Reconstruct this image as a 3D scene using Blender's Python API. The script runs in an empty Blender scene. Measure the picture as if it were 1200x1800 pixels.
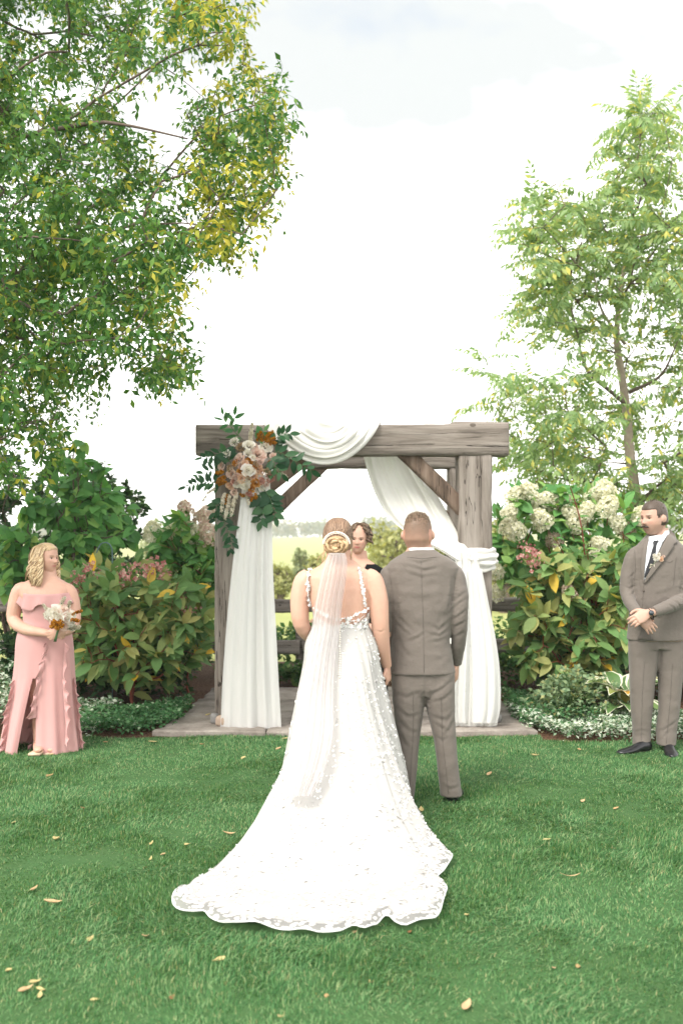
# Garden wedding ceremony under a timber arch
import bpy, math, random
import numpy as np
from mathutils import Vector, Matrix
from mathutils.bvhtree import BVHTree

SC = bpy.context.scene
COL = SC.collection
PI = math.pi
rng = np.random.default_rng(11)

# ------------------------------------------------------------------ camera
EYE, FPX, CX, HY = 1.63, 1750.0, 600.0, 945.0        # eye height, focal length, picture centre, horizon row
cam = bpy.data.cameras.new('camera')
cam.sensor_fit = 'VERTICAL'; cam.sensor_height = 36.0; cam.sensor_width = 24.0
cam.lens = 35.0
cam.shift_y = 45.0 / 1800.0
cam.clip_start = 0.1; cam.clip_end = 3000
cam.dof.use_dof = True; cam.dof.focus_distance = 6.3; cam.dof.aperture_fstop = 2.2
camo = bpy.data.objects.new('camera', cam); COL.objects.link(camo)
camo.location = (0, 0, EYE); camo.rotation_euler = (PI / 2, 0, 0)
SC.camera = camo

# ------------------------------------------------------------------ sky, sun, exposure
SUN_EL, SUN_AZ = math.radians(50), math.radians(-142)  # azimuth from +Y towards +X
world = bpy.data.worlds.new('World'); SC.world = world; world.use_nodes = True
nt = world.node_tree; nt.nodes.clear()
wo = nt.nodes.new('ShaderNodeOutputWorld')
sky = nt.nodes.new('ShaderNodeTexSky'); sky.sky_type = 'NISHITA'; sky.sun_disc = False
sky.sun_elevation = SUN_EL; sky.sun_rotation = SUN_AZ
bg1 = nt.nodes.new('ShaderNodeBackground'); bg1.inputs[1].default_value = 0.09
nt.links.new(sky.outputs[0], bg1.inputs[0])
bg2 = nt.nodes.new('ShaderNodeBackground'); bg2.inputs[0].default_value = (1.0, 0.985, 0.96, 1); bg2.inputs[1].default_value = 1.0
tc = nt.nodes.new('ShaderNodeTexCoord')
mp = nt.nodes.new('ShaderNodeMapping'); mp.inputs['Scale'].default_value = (1, 1, 1.9); mp.inputs['Location'].default_value = (0.26, 0.4, 0.05)
nz = nt.nodes.new('ShaderNodeTexNoise'); nz.inputs['Scale'].default_value = 3.1; nz.inputs['Detail'].default_value = 7; nz.inputs['Roughness'].default_value = 0.55
rp = nt.nodes.new('ShaderNodeValToRGB'); rp.color_ramp.elements[0].position = 0.33; rp.color_ramp.elements[1].position = 0.47
rp.color_ramp.elements[0].color = (0.6, 0.6, 0.6, 1)
# grey cloud bases drifting across the white overcast, thinning out into haze at the horizon
nz2 = nt.nodes.new('ShaderNodeTexNoise'); nz2.inputs['Scale'].default_value = 2.6; nz2.inputs['Detail'].default_value = 6; nz2.inputs['Roughness'].default_value = 0.5; nz2.inputs['Distortion'].default_value = 0.3
mp2 = nt.nodes.new('ShaderNodeMapping'); mp2.inputs['Scale'].default_value = (1, 1, 1.7); mp2.inputs['Location'].default_value = (2.6, 8.2, 1.37)
sx = nt.nodes.new('ShaderNodeSeparateXYZ'); lift = nt.nodes.new('ShaderNodeMapRange'); lift.inputs[1].default_value = 0.2; lift.inputs[2].default_value = 0.42; lift.inputs[3].default_value = 0.22; lift.inputs[4].default_value = 0.0
ad = nt.nodes.new('ShaderNodeMath'); ad.operation = 'ADD'; ad1 = nt.nodes.new('ShaderNodeMath'); ad1.operation = 'ADD'
rp2 = nt.nodes.new('ShaderNodeValToRGB'); rp2.color_ramp.elements[0].position = 0.41; rp2.color_ramp.elements[1].position = 0.64
rp2.color_ramp.elements[0].color = (0.292, 0.303, 0.303, 1); rp2.color_ramp.elements[1].color = (1.0, 0.985, 0.96, 1)
nt.links.new(tc.outputs['Generated'], mp2.inputs[0]); nt.links.new(mp2.outputs[0], nz2.inputs[0]); nt.links.new(tc.outputs['Generated'], sx.inputs[0]); nt.links.new(sx.outputs[2], lift.inputs[0])
nt.links.new(nz2.outputs[0], ad.inputs[0]); nt.links.new(lift.outputs[0], ad.inputs[1]); nt.links.new(ad.outputs[0], rp2.inputs[0]); nt.links.new(rp2.outputs[0], bg2.inputs[0])
mx = nt.nodes.new('ShaderNodeMixShader')
nt.links.new(tc.outputs['Generated'], mp.inputs[0]); nt.links.new(mp.outputs[0], nz.inputs[0]); nt.links.new(nz.outputs[0], ad1.inputs[0]); nt.links.new(lift.outputs[0], ad1.inputs[1]); nt.links.new(ad1.outputs[0], rp.inputs[0])
nt.links.new(rp.outputs[0], mx.inputs[0]); nt.links.new(bg1.outputs[0], mx.inputs[1]); nt.links.new(bg2.outputs[0], mx.inputs[2])
nt.links.new(mx.outputs[0], wo.inputs[0])
sl = bpy.data.lights.new('sun', 'SUN'); sl.energy = 1.5; sl.angle = math.radians(24); sl.color = (1, 0.95, 0.87)
so = bpy.data.objects.new('sun', sl); COL.objects.link(so)
sd = Vector((math.sin(SUN_AZ) * math.cos(SUN_EL), math.cos(SUN_AZ) * math.cos(SUN_EL), math.sin(SUN_EL)))
so.rotation_euler = sd.to_track_quat('Z', 'Y').to_euler(); so.location = (0, 0, 30)
SC.view_settings.view_transform = 'Standard'; SC.view_settings.look = 'None'
SC.view_settings.gamma = 1; SC.view_settings.use_curve_mapping = False
SC.view_settings.exposure = 1.64
SC.cycles.max_bounces = 8; SC.cycles.transparent_max_bounces = 12; SC.cycles.volume_bounces = 2
SC.cycles.use_denoising = True

# ------------------------------------------------------------------ helpers
def W(px, py, Y):
    "a place Y metres off along a sight line"
    return np.array([(px - CX) * Y / FPX, Y, EYE - (py - HY) * Y / FPX])
def G(px, py, z=0.0):
    return W(px, py, (EYE - z) * FPX / (py - HY))

WM = {}
def place(o, M=None, parent=None):
    M = M or Matrix.Identity(4)
    if parent is not None:
        o.parent = parent; o.matrix_parent_inverse = WM[parent.name].inverted()
    o.matrix_basis = M; WM[o.name] = M.copy()
def tag(o, label=None, cat=None, group=None, kind=None):
    if label: o['label'] = label
    if cat: o['category'] = cat
    if group: o['group'] = group
    if kind: o['kind'] = kind
    return o
def thing(name, label, cat, loc, group=None):
    o = bpy.data.objects.new(name, None); COL.objects.link(o); o.empty_display_size = 0.1
    place(o, Matrix.Translation(Vector(loc)))
    return tag(o, label, cat, group)
def new_mesh(name, V, F, mats=None, smooth=True, midx=None, cols=None, attrs=None):
    me = bpy.data.meshes.new(name)
    V = np.asarray(V, dtype=np.float32)
    if isinstance(F, np.ndarray):
        k = F.shape[1]; n = len(F)
        me.vertices.add(len(V)); me.vertices.foreach_set('co', V.ravel())
        me.loops.add(n * k); me.loops.foreach_set('vertex_index', F.astype(np.int32).ravel())
        me.polygons.add(n); me.polygons.foreach_set('loop_start', np.arange(0, n * k, k, dtype=np.int32))
        me.update(calc_edges=True); me.validate()
    else:
        me.from_pydata(V.tolist(), [], [list(map(int, f)) for f in F])
    if mats is not None:
        for m in (mats if isinstance(mats, (list, tuple)) else [mats]): me.materials.append(m)
    if midx is not None: me.polygons.foreach_set('material_index', np.asarray(midx, dtype=np.int32))
    me.polygons.foreach_set('use_smooth', np.full(len(me.polygons), smooth))
    if cols is not None:
        a = me.color_attributes.new('col', 'FLOAT_COLOR', 'POINT')
        c = np.ones((len(V), 4), dtype=np.float32); c[:, :3] = cols; a.data.foreach_set('color', c.ravel())
    for k, v in (attrs or {}).items():
        a = me.attributes.new(k, 'FLOAT', 'POINT'); a.data.foreach_set('value', np.asarray(v, dtype=np.float32))
    return me
def obj(name, me, parent=None, M=None, **kw):
    o = bpy.data.objects.new(name, me); COL.objects.link(o); place(o, M, parent)
    return tag(o, **kw)
def mesh(name, VF, mats, parent=None, smooth=True, midx=None, cols=None, attrs=None, M=None, **kw):
    return obj(name, new_mesh(name, VF[0], VF[1], mats, smooth, midx, cols, attrs), parent, M, **kw)

def tolist(F): return F.tolist() if isinstance(F, np.ndarray) else list(F)
def join(parts):
    Vs, Fs, o = [], [], 0
    for V, F in parts:
        V = np.asarray(V, dtype=float); Vs.append(V)
        Fs += [[i + o for i in f] for f in tolist(F)]; o += len(V)
    return np.vstack(Vs), Fs
def merge(V, F, Ms):
    "N placed copies of a template as one mesh (triangles stay triangles)"
    Ms = np.asarray(Ms); N = len(Ms); V = np.asarray(V); F = np.asarray(F)
    P = np.einsum('nij,kj->nki', Ms[:, :3, :3], V) + Ms[:, None, :3, 3]
    FF = (F[None] + (np.arange(N) * len(V))[:, None, None]).reshape(-1, F.shape[1])
    return P.reshape(-1, 3), FF
def joinA(parts):
    Vs, Fs, o = [], [], 0
    for V, F in parts:
        Vs.append(V); Fs.append(F + o); o += len(V)
    return np.vstack(Vs), np.vstack(Fs)
def box(c, s, jit=0.0, r=None):
    c = np.asarray(c, float); s = np.asarray(s, float) / 2
    V = np.array([[x, y, z] for x in (-1, 1) for y in (-1, 1) for z in (-1, 1)], float) * s + c
    return V, np.array([[0, 1, 3, 2], [4, 6, 7, 5], [0, 4, 5, 1], [2, 3, 7, 6], [0, 2, 6, 4], [1, 5, 7, 3]])
def loft(rings, cap=True, closed=True):
    R = np.asarray(rings, float); m, n, _ = R.shape
    V = R.reshape(-1, 3); F = []
    for i in range(m - 1):
        for j in range(n if closed else n - 1):
            k = (j + 1) % n
            F.append([i * n + j, i * n + k, (i + 1) * n + k, (i + 1) * n + j])
    if cap:
        F.append(list(range(n))[::-1]); F.append([(m - 1) * n + j for j in range(n)])
    return V, F
def hring(cx, cy, z, rx, ry, n=28, pw=2.3, tilt=0.0, yaw=0.0):
    a = np.linspace(0, 2 * PI, n, endpoint=False); c, s = np.cos(a), np.sin(a)
    x = np.sign(c) * np.abs(c) ** (2 / pw) * rx; y = np.sign(s) * np.abs(s) ** (2 / pw) * ry
    X = x * math.cos(yaw) - y * math.sin(yaw); Yy = x * math.sin(yaw) + y * math.cos(yaw)
    return np.stack([cx + X, cy + Yy, z + tilt * Yy], 1)
def smooth_path(P, n):
    "Catmull-Rom through the points"
    P = np.asarray(P, float); m = len(P)
    if m == 2: t = np.linspace(0, 1, n)[:, None]; return P[0] * (1 - t) + P[1] * t
    Q = np.vstack([2 * P[0] - P[1], P, 2 * P[-1] - P[-2]])
    u = np.linspace(0, m - 1 - 1e-9, n); i = u.astype(int); t = (u - i)[:, None]
    a, b, c, d = Q[i], Q[i + 1], Q[i + 2], Q[i + 3]
    return 0.5 * (2 * b + (c - a) * t + (2 * a - 5 * b + 4 * c - d) * t ** 2 + (3 * b - a - 3 * c + d) * t ** 3)
def tube(P, r, n=8, cap=True, flat=1.0, up=(0, 0, 1), steps=None):
    P = np.asarray(P, float); r = np.atleast_1d(np.asarray(r, float))
    if steps:
        rr = np.interp(np.linspace(0, 1, steps), np.linspace(0, 1, len(r)), r) if len(r) > 1 else np.full(steps, r[0])
        P = smooth_path(P, steps); r = rr
    if len(r) == 1: r = np.full(len(P), r[0])
    T = np.gradient(P, axis=0); T /= np.linalg.norm(T, axis=1)[:, None] + 1e-12
    u = np.asarray(up, float); rings = []; prev = None
    a = np.linspace(0, 2 * PI, n, endpoint=False)
    for i in range(len(P)):
        t = T[i]
        s = np.cross(t, u) if prev is None else prev - t * np.dot(prev, t)
        if np.linalg.norm(s) < 1e-4: s = np.cross(t, [0.3, 1, 0.2])
        s /= np.linalg.norm(s); prev = s; b = np.cross(s, t)
        rings.append(P[i] + r[i] * (np.cos(a)[:, None] * s + flat * np.sin(a)[:, None] * b))
    return loft(rings, cap)
def ball(c, r, n=10, m=7):
    c = np.asarray(c, float); r = np.ones(3) * r
    V = [[0, 0, 1]]
    for i in range(1, m):
        th = PI * i / m
        for j in range(n):
            ph = 2 * PI * j / n; V.append([math.sin(th) * math.cos(ph), math.sin(th) * math.sin(ph), math.cos(th)])
    V.append([0, 0, -1]); F = []
    for j in range(n):
        k = (j + 1) % n
        F.append([0, 1 + j, 1 + k])
        for i in range(m - 2): F.append([1 + i * n + j, 1 + (i + 1) * n + j, 1 + (i + 1) * n + k, 1 + i * n + k])
        F.append([len(V) - 1, 1 + (m - 2) * n + k, 1 + (m - 2) * n + j])
    return np.array(V) * r + c, F
def grid(P):
    "surface through a (m, n, 3) array of points"
    P = np.asarray(P); m, n, _ = P.shape
    i, j = np.meshgrid(np.arange(m - 1), np.arange(n - 1), indexing='ij'); a = (i * n + j).ravel()
    return P.reshape(-1, 3), np.stack([a, a + 1, a + n + 1, a + n], 1)
def thick(VF, d):
    "give an open sheet a back face d metres behind its normals"
    V, F = VF; F = np.asarray(F)
    n = normals(V, F); V2 = V - n * d
    E = {}
    for f in F:
        for a, b in zip(f, np.roll(f, -1)): E[(a, b)] = 1
    side = [[b, a, a + len(V), b + len(V)] for (a, b) in E if (b, a) not in E]
    return np.vstack([V, V2]), np.vstack([F, F[:, ::-1] + len(V), np.array(side)])
def normals(V, F):
    V = np.asarray(V); F = np.asarray(F); n = np.zeros_like(V)
    fn = np.cross(V[F[:, 1]] - V[F[:, 0]], V[F[:, 2]] - V[F[:, 0]])
    if F.shape[1] == 4: fn = np.cross(V[F[:, 2]] - V[F[:, 0]], V[F[:, 3]] - V[F[:, 1]])
    for k in range(F.shape[1]): np.add.at(n, F[:, k], fn)
    return n / (np.linalg.norm(n, axis=1)[:, None] + 1e-12)
_tab = np.random.default_rng(5).random((32, 32, 32))
def vnoise(P, s=1.0, off=0.0):
    p = np.asarray(P, float) * s + off; i = np.floor(p).astype(int); f = p - i; f = f * f * (3 - 2 * f); r = 0
    for dx in (0, 1):
        for dy in (0, 1):
            for dz in (0, 1):
                w = (f[:, 0] if dx else 1 - f[:, 0]) * (f[:, 1] if dy else 1 - f[:, 1]) * (f[:, 2] if dz else 1 - f[:, 2])
                r = r + w * _tab[(i[:, 0] + dx) % 32, (i[:, 1] + dy) % 32, (i[:, 2] + dz) % 32]
    return r * 2 - 1
def remesh(parts, voxel, iters=4, fac=0.5):
    "fuse closed shapes into one continuous surface -> V, F, N"
    V, F = join(parts)
    me = bpy.data.meshes.new('tmp'); me.from_pydata(V.tolist(), [], F)
    o = bpy.data.objects.new('tmp', me); COL.objects.link(o)
    m = o.modifiers.new('r', 'REMESH'); m.mode = 'VOXEL'; m.voxel_size = voxel; m.adaptivity = 0
    if iters: s = o.modifiers.new('s', 'SMOOTH'); s.factor = fac; s.iterations = iters
    dg = bpy.context.evaluated_depsgraph_get()
    e = bpy.data.meshes.new_from_object(o.evaluated_get(dg))
    n = len(e.vertices); V = np.empty(n * 3); e.vertices.foreach_get('co', V); V = V.reshape(-1, 3)
    L = np.empty(len(e.loops), dtype=np.int32); e.loops.foreach_get('vertex_index', L)
    st = np.empty(len(e.polygons), dtype=np.int32); e.polygons.foreach_get('loop_start', st)
    F = L.reshape(-1, 4) if len(L) == 4 * len(st) else [L[a:b] for a, b in zip(st, list(st[1:]) + [len(L)])]
    bpy.data.objects.remove(o); bpy.data.meshes.remove(me); bpy.data.meshes.remove(e)
    return V, F, normals(V, F)
def bvh(V, F): return BVHTree.FromPolygons([tuple(v) for v in V], tolist(F) if not isinstance(F, list) else [list(map(int, f)) for f in F])
def onto(tree, px, py, Y, off=0.004):
    "where the sight line meets a surface near depth Y, lifted off towards the camera"
    p = W(px, py, Y); d = p - np.array([0, 0, EYE]); d /= np.linalg.norm(d)
    h = tree.ray_cast(Vector((0, 0, EYE)), Vector(d))
    if h[0] is None: return p
    return np.array(h[0]) - d * off
def resample(P, n):
    P = np.asarray(P, float); d = np.r_[0, np.cumsum(np.linalg.norm(np.diff(P, axis=0), axis=1))]
    t = np.linspace(0, d[-1], n); return np.stack([np.interp(t, d, P[:, k]) for k in range(P.shape[1])], 1)
def patch(tree, left, right, Y, n=14, m=6, off=0.006, th=0.003):
    "cloth piece lying on a surface, between two edge lines given as sight lines"
    L, R = resample(left, n), resample(right, n); t = np.linspace(0, 1, m)
    Q = np.array([[onto(tree, *(L[i] * (1 - s) + R[i] * s), Y, off) for s in t] for i in range(n)])
    return thick(grid(Q), th)

# leaf placement ----------------------------------------------------
def frames(pos, d, nrm, s):
    "matrices whose Y runs along d and Z along nrm"
    d = d / (np.linalg.norm(d, axis=1)[:, None] + 1e-9)
    x = np.cross(d, nrm); x /= np.linalg.norm(x, axis=1)[:, None] + 1e-9
    z = np.cross(x, d); s = np.broadcast_to(np.asarray(s, float), (len(pos),))
    M = np.zeros((len(pos), 4, 4)); M[:, :3, 0] = x * s[:, None]; M[:, :3, 1] = d * s[:, None]; M[:, :3, 2] = z * s[:, None]
    M[:, :3, 3] = pos; M[:, 3, 3] = 1
    return M
def leaf_shape(l=1.0, w=0.5, seg=4, fold=0.12, droop=0.15, wide=0.42, curl=0.0):
    t = np.linspace(0, 1, seg + 1); a = math.log(0.5) / math.log(wide)
    wd = np.sin(PI * np.clip(t, 0, 1) ** a) ** 0.85 * w / 2
    V = []
    for i in range(seg + 1):
        z = -droop * t[i] ** 2 * l
        V += [[-wd[i], t[i] * l, z + fold * wd[i] * 2 - curl * wd[i]], [0, t[i] * l, z], [wd[i], t[i] * l, z + fold * wd[i] * 2 - curl * wd[i]]]
    V = np.array(V); F = []
    for i in range(seg):
        for k in (0, 1):
            a0, a1, b0, b1 = i * 3 + k, i * 3 + k + 1, i * 3 + 3 + k, i * 3 + 4 + k
            if i == 0: F.append([a0 if k == 0 else a1, b1, b0] if False else [a1 if k == 0 else a0, b1, b0])
            elif i == seg - 1: F.append([a0, a1, b1 if k == 0 else b0])
            else: F += [[a0, a1, b1], [a0, b1, b0]]
    return V, np.array(F)
def put_leaves(parent, tmpls, Ms, mat, n_ind=300, name='leaf', stuff='foliage', seed=1):
    "nearest leaves as parts of their own, the rest joined"
    Ms = np.asarray(Ms); N = len(Ms); r = np.random.default_rng(seed)
    ti = r.integers(0, len(tmpls), N)
    P = Ms[:, :3, 3]; px = CX + P[:, 0] / P[:, 1] * FPX; py = HY - (P[:, 2] - EYE) / P[:, 1] * FPX
    inside = (px > 5) & (px < 1195) & (py > 5) & (py < 1795)
    size = np.linalg.norm(Ms[:, :3, 1], axis=1) / P[:, 1] * (0.35 + np.abs(Ms[:, 1, 2]) / (np.linalg.norm(Ms[:, :3, 2], axis=1) + 1e-9))
    depth = (P[:, 1] - P[:, 1].min()) / (np.ptp(P[:, 1]) + 1e-9)
    order = np.argsort(-(size / size.max() - 1.3 * depth + np.where(inside, 0, -9)))
    ind = order[:n_ind]; ind = ind[inside[ind]]
    mes = [new_mesh(name, V, F, mat) for V, F in tmpls]
    for k in ind:
        obj(name, mes[ti[k]], parent, Matrix(Ms[k].tolist()))
    rest = np.setdiff1d(np.arange(N), ind)
    parts = [merge(*tmpls[t], Ms[rest[ti[rest] == t]]) for t in range(len(tmpls)) if (ti[rest] == t).any()]
    if parts:
        mesh(stuff, joinA(parts), mat, parent, kind='stuff')
def in_poly(x, y, poly):
    p = np.asarray(poly, float); c = np.zeros(len(x), bool); j = len(p) - 1
    for i in range(len(p)):
        k = ((p[i, 1] > y) != (p[j, 1] > y)) & (x < (p[j, 0] - p[i, 0]) * (y - p[i, 1]) / (p[j, 1] - p[i, 1] + 1e-12) + p[i, 0])
        c ^= k; j = i
    return c
def crown_points(poly, y0, y1, n, r, gap=None, scale=1.0):
    "points filling the volume behind an outline between two depths"
    p = np.asarray(poly, float); out = []
    while sum(map(len, out)) < n:
        x = r.uniform(p[:, 0].min(), p[:, 0].max(), 4000); y = r.uniform(p[:, 1].min(), p[:, 1].max(), 4000)
        k = in_poly(x, y, poly); x, y = x[k], y[k]; Y = r.uniform(y0, y1, len(x))
        Q = np.stack([(x - CX) * Y / FPX, Y, EYE - (y - HY) * Y / FPX], 1)
        if gap is not None: Q = Q[vnoise(Q, scale, 3.7) > gap]
        out.append(Q)
    return np.vstack(out)[:n]
def branches(nodes, roots, k=0.35):
    "grow a branching skeleton from the root line through all nodes; returns points, parent index, radius weight"
    P = np.vstack([roots, nodes]); nr = len(roots); n = len(P)
    par = np.full(n, -1); par[1:nr] = np.arange(nr - 1)
    L = np.zeros(n); L[1:nr] = np.cumsum(np.linalg.norm(np.diff(roots, axis=0), axis=1)) if nr > 1 else 0
    done = np.zeros(n, bool); done[:nr] = True
    best = np.full(n, np.inf); bp = np.zeros(n, int); order = []
    for j in range(nr):
        d = np.linalg.norm(P - P[j], axis=1) + k * L[j]; u = d < best; best[u] = d[u]; bp[u] = j
    best[:nr] = np.inf
    for _ in range(n - nr):
        i = int(np.argmin(best)); par[i] = bp[i]; L[i] = L[par[i]] + np.linalg.norm(P[i] - P[par[i]]); done[i] = True; best[i] = np.inf; order.append(i)
        d = np.linalg.norm(P - P[i], axis=1) + k * L[i]; u = (d < best) & ~done; best[u] = d[u]; bp[u] = i
    w = np.ones(n); w[:nr] = 0.5
    for i in order[::-1]: w[par[i]] += w[i]
    for j in range(nr - 1, 0, -1): w[par[j]] += w[j]
    return P, par, w
def branch_mesh(P, par, w, r0, ex=0.42, n=5, jit=0.02, skip=0, seed=3):
    r = np.random.default_rng(seed); out = []
    for i in range(max(1, skip), len(P)):
        a, b = P[par[i]], P[i]; ra, rb = r0 * w[par[i]] ** ex, r0 * w[i] ** ex
        ra = min(ra, rb * 1.6); L = np.linalg.norm(b - a)
        mid = (a + b) / 2 + r.normal(0, jit, 3) * L * 3
        q = smooth_path([a, mid, b], 4)
        V, F = tube(q, np.linspace(ra, rb, 4), n, cap=False); out.append((V, np.array(F)))
    return joinA(out) if out else None
# ------------------------------------------------------------------ materials
class NT:
    def __init__(s, name):
        s.m = bpy.data.materials.new(name); s.m.use_nodes = True; s.t = s.m.node_tree; s.t.nodes.clear()
        s.out = s.n('ShaderNodeOutputMaterial')
    def n(s, typ, **kw):
        x = s.t.nodes.new(typ)
        for k, v in kw.items():
            if k.startswith('i_'):
                key = k[2:].replace('_', ' '); x.inputs[int(key) if key.isdigit() else key].default_value = v
            else: setattr(x, k, v)
        return x
    def l(s, a, b): s.t.links.new(a, b)
    def coord(s, kind='Object', scale=(1, 1, 1), rot=(0, 0, 0)):
        c = s.n('ShaderNodeTexCoord'); m = s.n('ShaderNodeMapping'); m.inputs['Scale'].default_value = scale; m.inputs['Rotation'].default_value = rot
        s.l(c.outputs[kind], m.inputs[0]); return m.outputs[0]
    def noise(s, vec, scale, detail=4, rough=0.55, dist=0.0):
        x = s.n('ShaderNodeTexNoise', i_Scale=scale, i_Detail=detail, i_Roughness=rough, i_Distortion=dist)
        if vec is not None: s.l(vec, x.inputs[0])
        return x.outputs[0]
    def ramp(s, fac, stops):
        r = s.n('ShaderNodeValToRGB'); e = r.color_ramp.elements
        while len(e) < len(stops): e.new(0.5)
        for k, (p, c) in enumerate(stops):
            e[k].position = p; e[k].color = (*c, 1) if len(c) == 3 else c
        s.l(fac, r.inputs[0]); return r.outputs[0]
    def math(s, op, a, b=None):
        x = s.n('ShaderNodeMath', operation=op)
        for k, v in enumerate((a, b)):
            if v is None: continue
            if isinstance(v, (int, float)): x.inputs[k].default_value = v
            else: s.l(v, x.inputs[k])
        return x.outputs[0]
    def mix(s, fac, a, b, mode='MIX'):
        x = s.n('ShaderNodeMix', data_type='RGBA', blend_type=mode)
        for k, v in ((0, fac), (6, a), (7, b)):
            if isinstance(v, (int, float)): x.inputs[k].default_value = v
            elif isinstance(v, tuple): x.inputs[k].default_value = (*v, 1) if len(v) == 3 else v
            else: s.l(v, x.inputs[k])
        return x.outputs[2]
    def bump(s, h, strength=0.3, dist=0.01):
        b = s.n('ShaderNodeBump', i_Strength=strength, i_Distance=dist); s.l(h, b.inputs['Height']); return b.outputs[0]
    def bsdf(s, col, rough=0.6, spec=0.3, normal=None, sheen=0.0):
        p = s.n('ShaderNodeBsdfPrincipled'); p.inputs['Roughness'].default_value = rough; p.inputs['Specular IOR Level'].default_value = spec
        p.inputs['Sheen Weight'].default_value = sheen
        if isinstance(col, tuple): p.inputs['Base Color'].default_value = (*col, 1)
        else: s.l(col, p.inputs['Base Color'])
        if normal is not None: s.l(normal, p.inputs['Normal'])
        return p
    def end(s, sh):
        s.l(sh.outputs[0] if hasattr(sh, 'outputs') else sh, s.out.inputs[0]); return s.m
    def mixsh(s, fac, a, b):
        x = s.n('ShaderNodeMixShader')
        if isinstance(fac, (int, float)): x.inputs[0].default_value = fac
        else: s.l(fac, x.inputs[0])
        s.l(a.outputs[0], x.inputs[1]); s.l(b.outputs[0], x.inputs[2]); return x

def plain(name, col, rough=0.6, spec=0.3, var=0.15, scale=30, bump=0.0):
    m = NT(name); v = m.coord('Object'); nz = m.noise(v, scale)
    c = m.mix(nz, tuple(x * (1 - var) for x in col), tuple(min(1, x * (1 + var)) for x in col))
    return m.end(m.bsdf(c, rough, spec, m.bump(nz, bump) if bump else None))
def leafmat(name, stops, trans=0.35, rough=0.45, spec=0.35, patch=0.0, patchcol=(0.3, 0.25, 0.02), pscale=2.0, tint=(1.25, 1.2, 0.5), edge=None):
    m = NT(name)
    g = m.n('ShaderNodeNewGeometry'); oi = m.n('ShaderNodeObjectInfo')
    f = m.math('FRACT', m.math('ADD', g.outputs['Random Per Island'], oi.outputs['Random']))
    c = m.ramp(f, stops)
    wv = m.n('ShaderNodeNewGeometry').outputs['Position']
    if patch:
        pn = m.noise(wv, pscale, 2)
        fac = m.math('MULTIPLY', m.math('LESS_THAN', pn, patch), m.math('GREATER_THAN', f, 0.25))
        c = m.mix(fac, c, patchcol)
    sp = m.noise(wv, 60, 3); c = m.mix(m.math('MULTIPLY', sp, 0.35), c, (0.0, 0.0, 0.0), 'MIX') if False else m.mix(0.35, c, m.mix(sp, (0.55, 0.55, 0.55), (1.45, 1.45, 1.45)), 'MULTIPLY')
    p = m.bsdf(c, rough + .08, spec * .45)
    t = m.n('ShaderNodeBsdfTranslucent'); m.l(m.mix(1.0, c, tint, 'MULTIPLY'), t.inputs[0])
    return m.end(m.mixsh(trans, p, t))
def cloth(name, col, rough=0.85, spec=0.15, trans=0.0, clear=0.0, weave=600, bump=0.08, sheen=0.0, var=0.03):
    m = NT(name); v = m.coord('Object'); nz = m.noise(v, weave, 2); big = m.noise(v, 6, 3)
    c = m.mix(big, tuple(x * (1 - var) for x in col), tuple(min(1, x * (1 + var)) for x in col))
    sh = m.bsdf(c, rough, spec, m.bump(nz, bump, 0.002), sheen)
    if trans:
        t = m.n('ShaderNodeBsdfTranslucent', i_Color=(*col, 1)); sh = m.mixsh(trans, sh, t)
    if clear:
        t = m.n('ShaderNodeBsdfTransparent'); sh = m.mixsh(clear, sh, t)
    return m.end(sh)
def skinmat():
    m = NT('skin'); a = m.n('ShaderNodeAttribute', attribute_name='col'); v = m.coord('Object')
    nz = m.noise(v, 13, 5, 0.65); n2 = m.noise(v, 90, 3); c = m.mix(0.5, a.outputs['Color'], m.mix(nz, (0.80, 0.62, 0.58), (1.12, 1.10, 1.08)), 'MULTIPLY'); c = m.mix(0.3, c, m.mix(n2, (0.8, 0.76, 0.74), (1.2, 1.2, 1.2)), 'MULTIPLY')
    p = m.bsdf(c, 0.5, 0.35, m.bump(m.noise(v, 300, 2), 0.06, 0.002))
    p.inputs['Subsurface Weight'].default_value = 0.06; p.inputs['Subsurface Radius'].default_value = (0.02, 0.008, 0.004); p.inputs['Subsurface Scale'].default_value = 0.5
    return m.end(p)
def hairmat(name, dark, mid, light):
    m = NT(name); g = m.n('ShaderNodeNewGeometry'); v = m.coord('Object', (60, 60, 9)); nz = m.noise(v, 3, 4, 0.65)
    f = m.math('ADD', m.math('MULTIPLY', g.outputs['Random Per Island'], 0.75), m.math('MULTIPLY', nz, 0.35))
    c = m.ramp(f, [(0.15, dark), (0.45, mid), (0.85, light)])
    return m.end(m.bsdf(c, 0.42, 0.4, m.bump(nz, 0.5, 0.006)))
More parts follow.
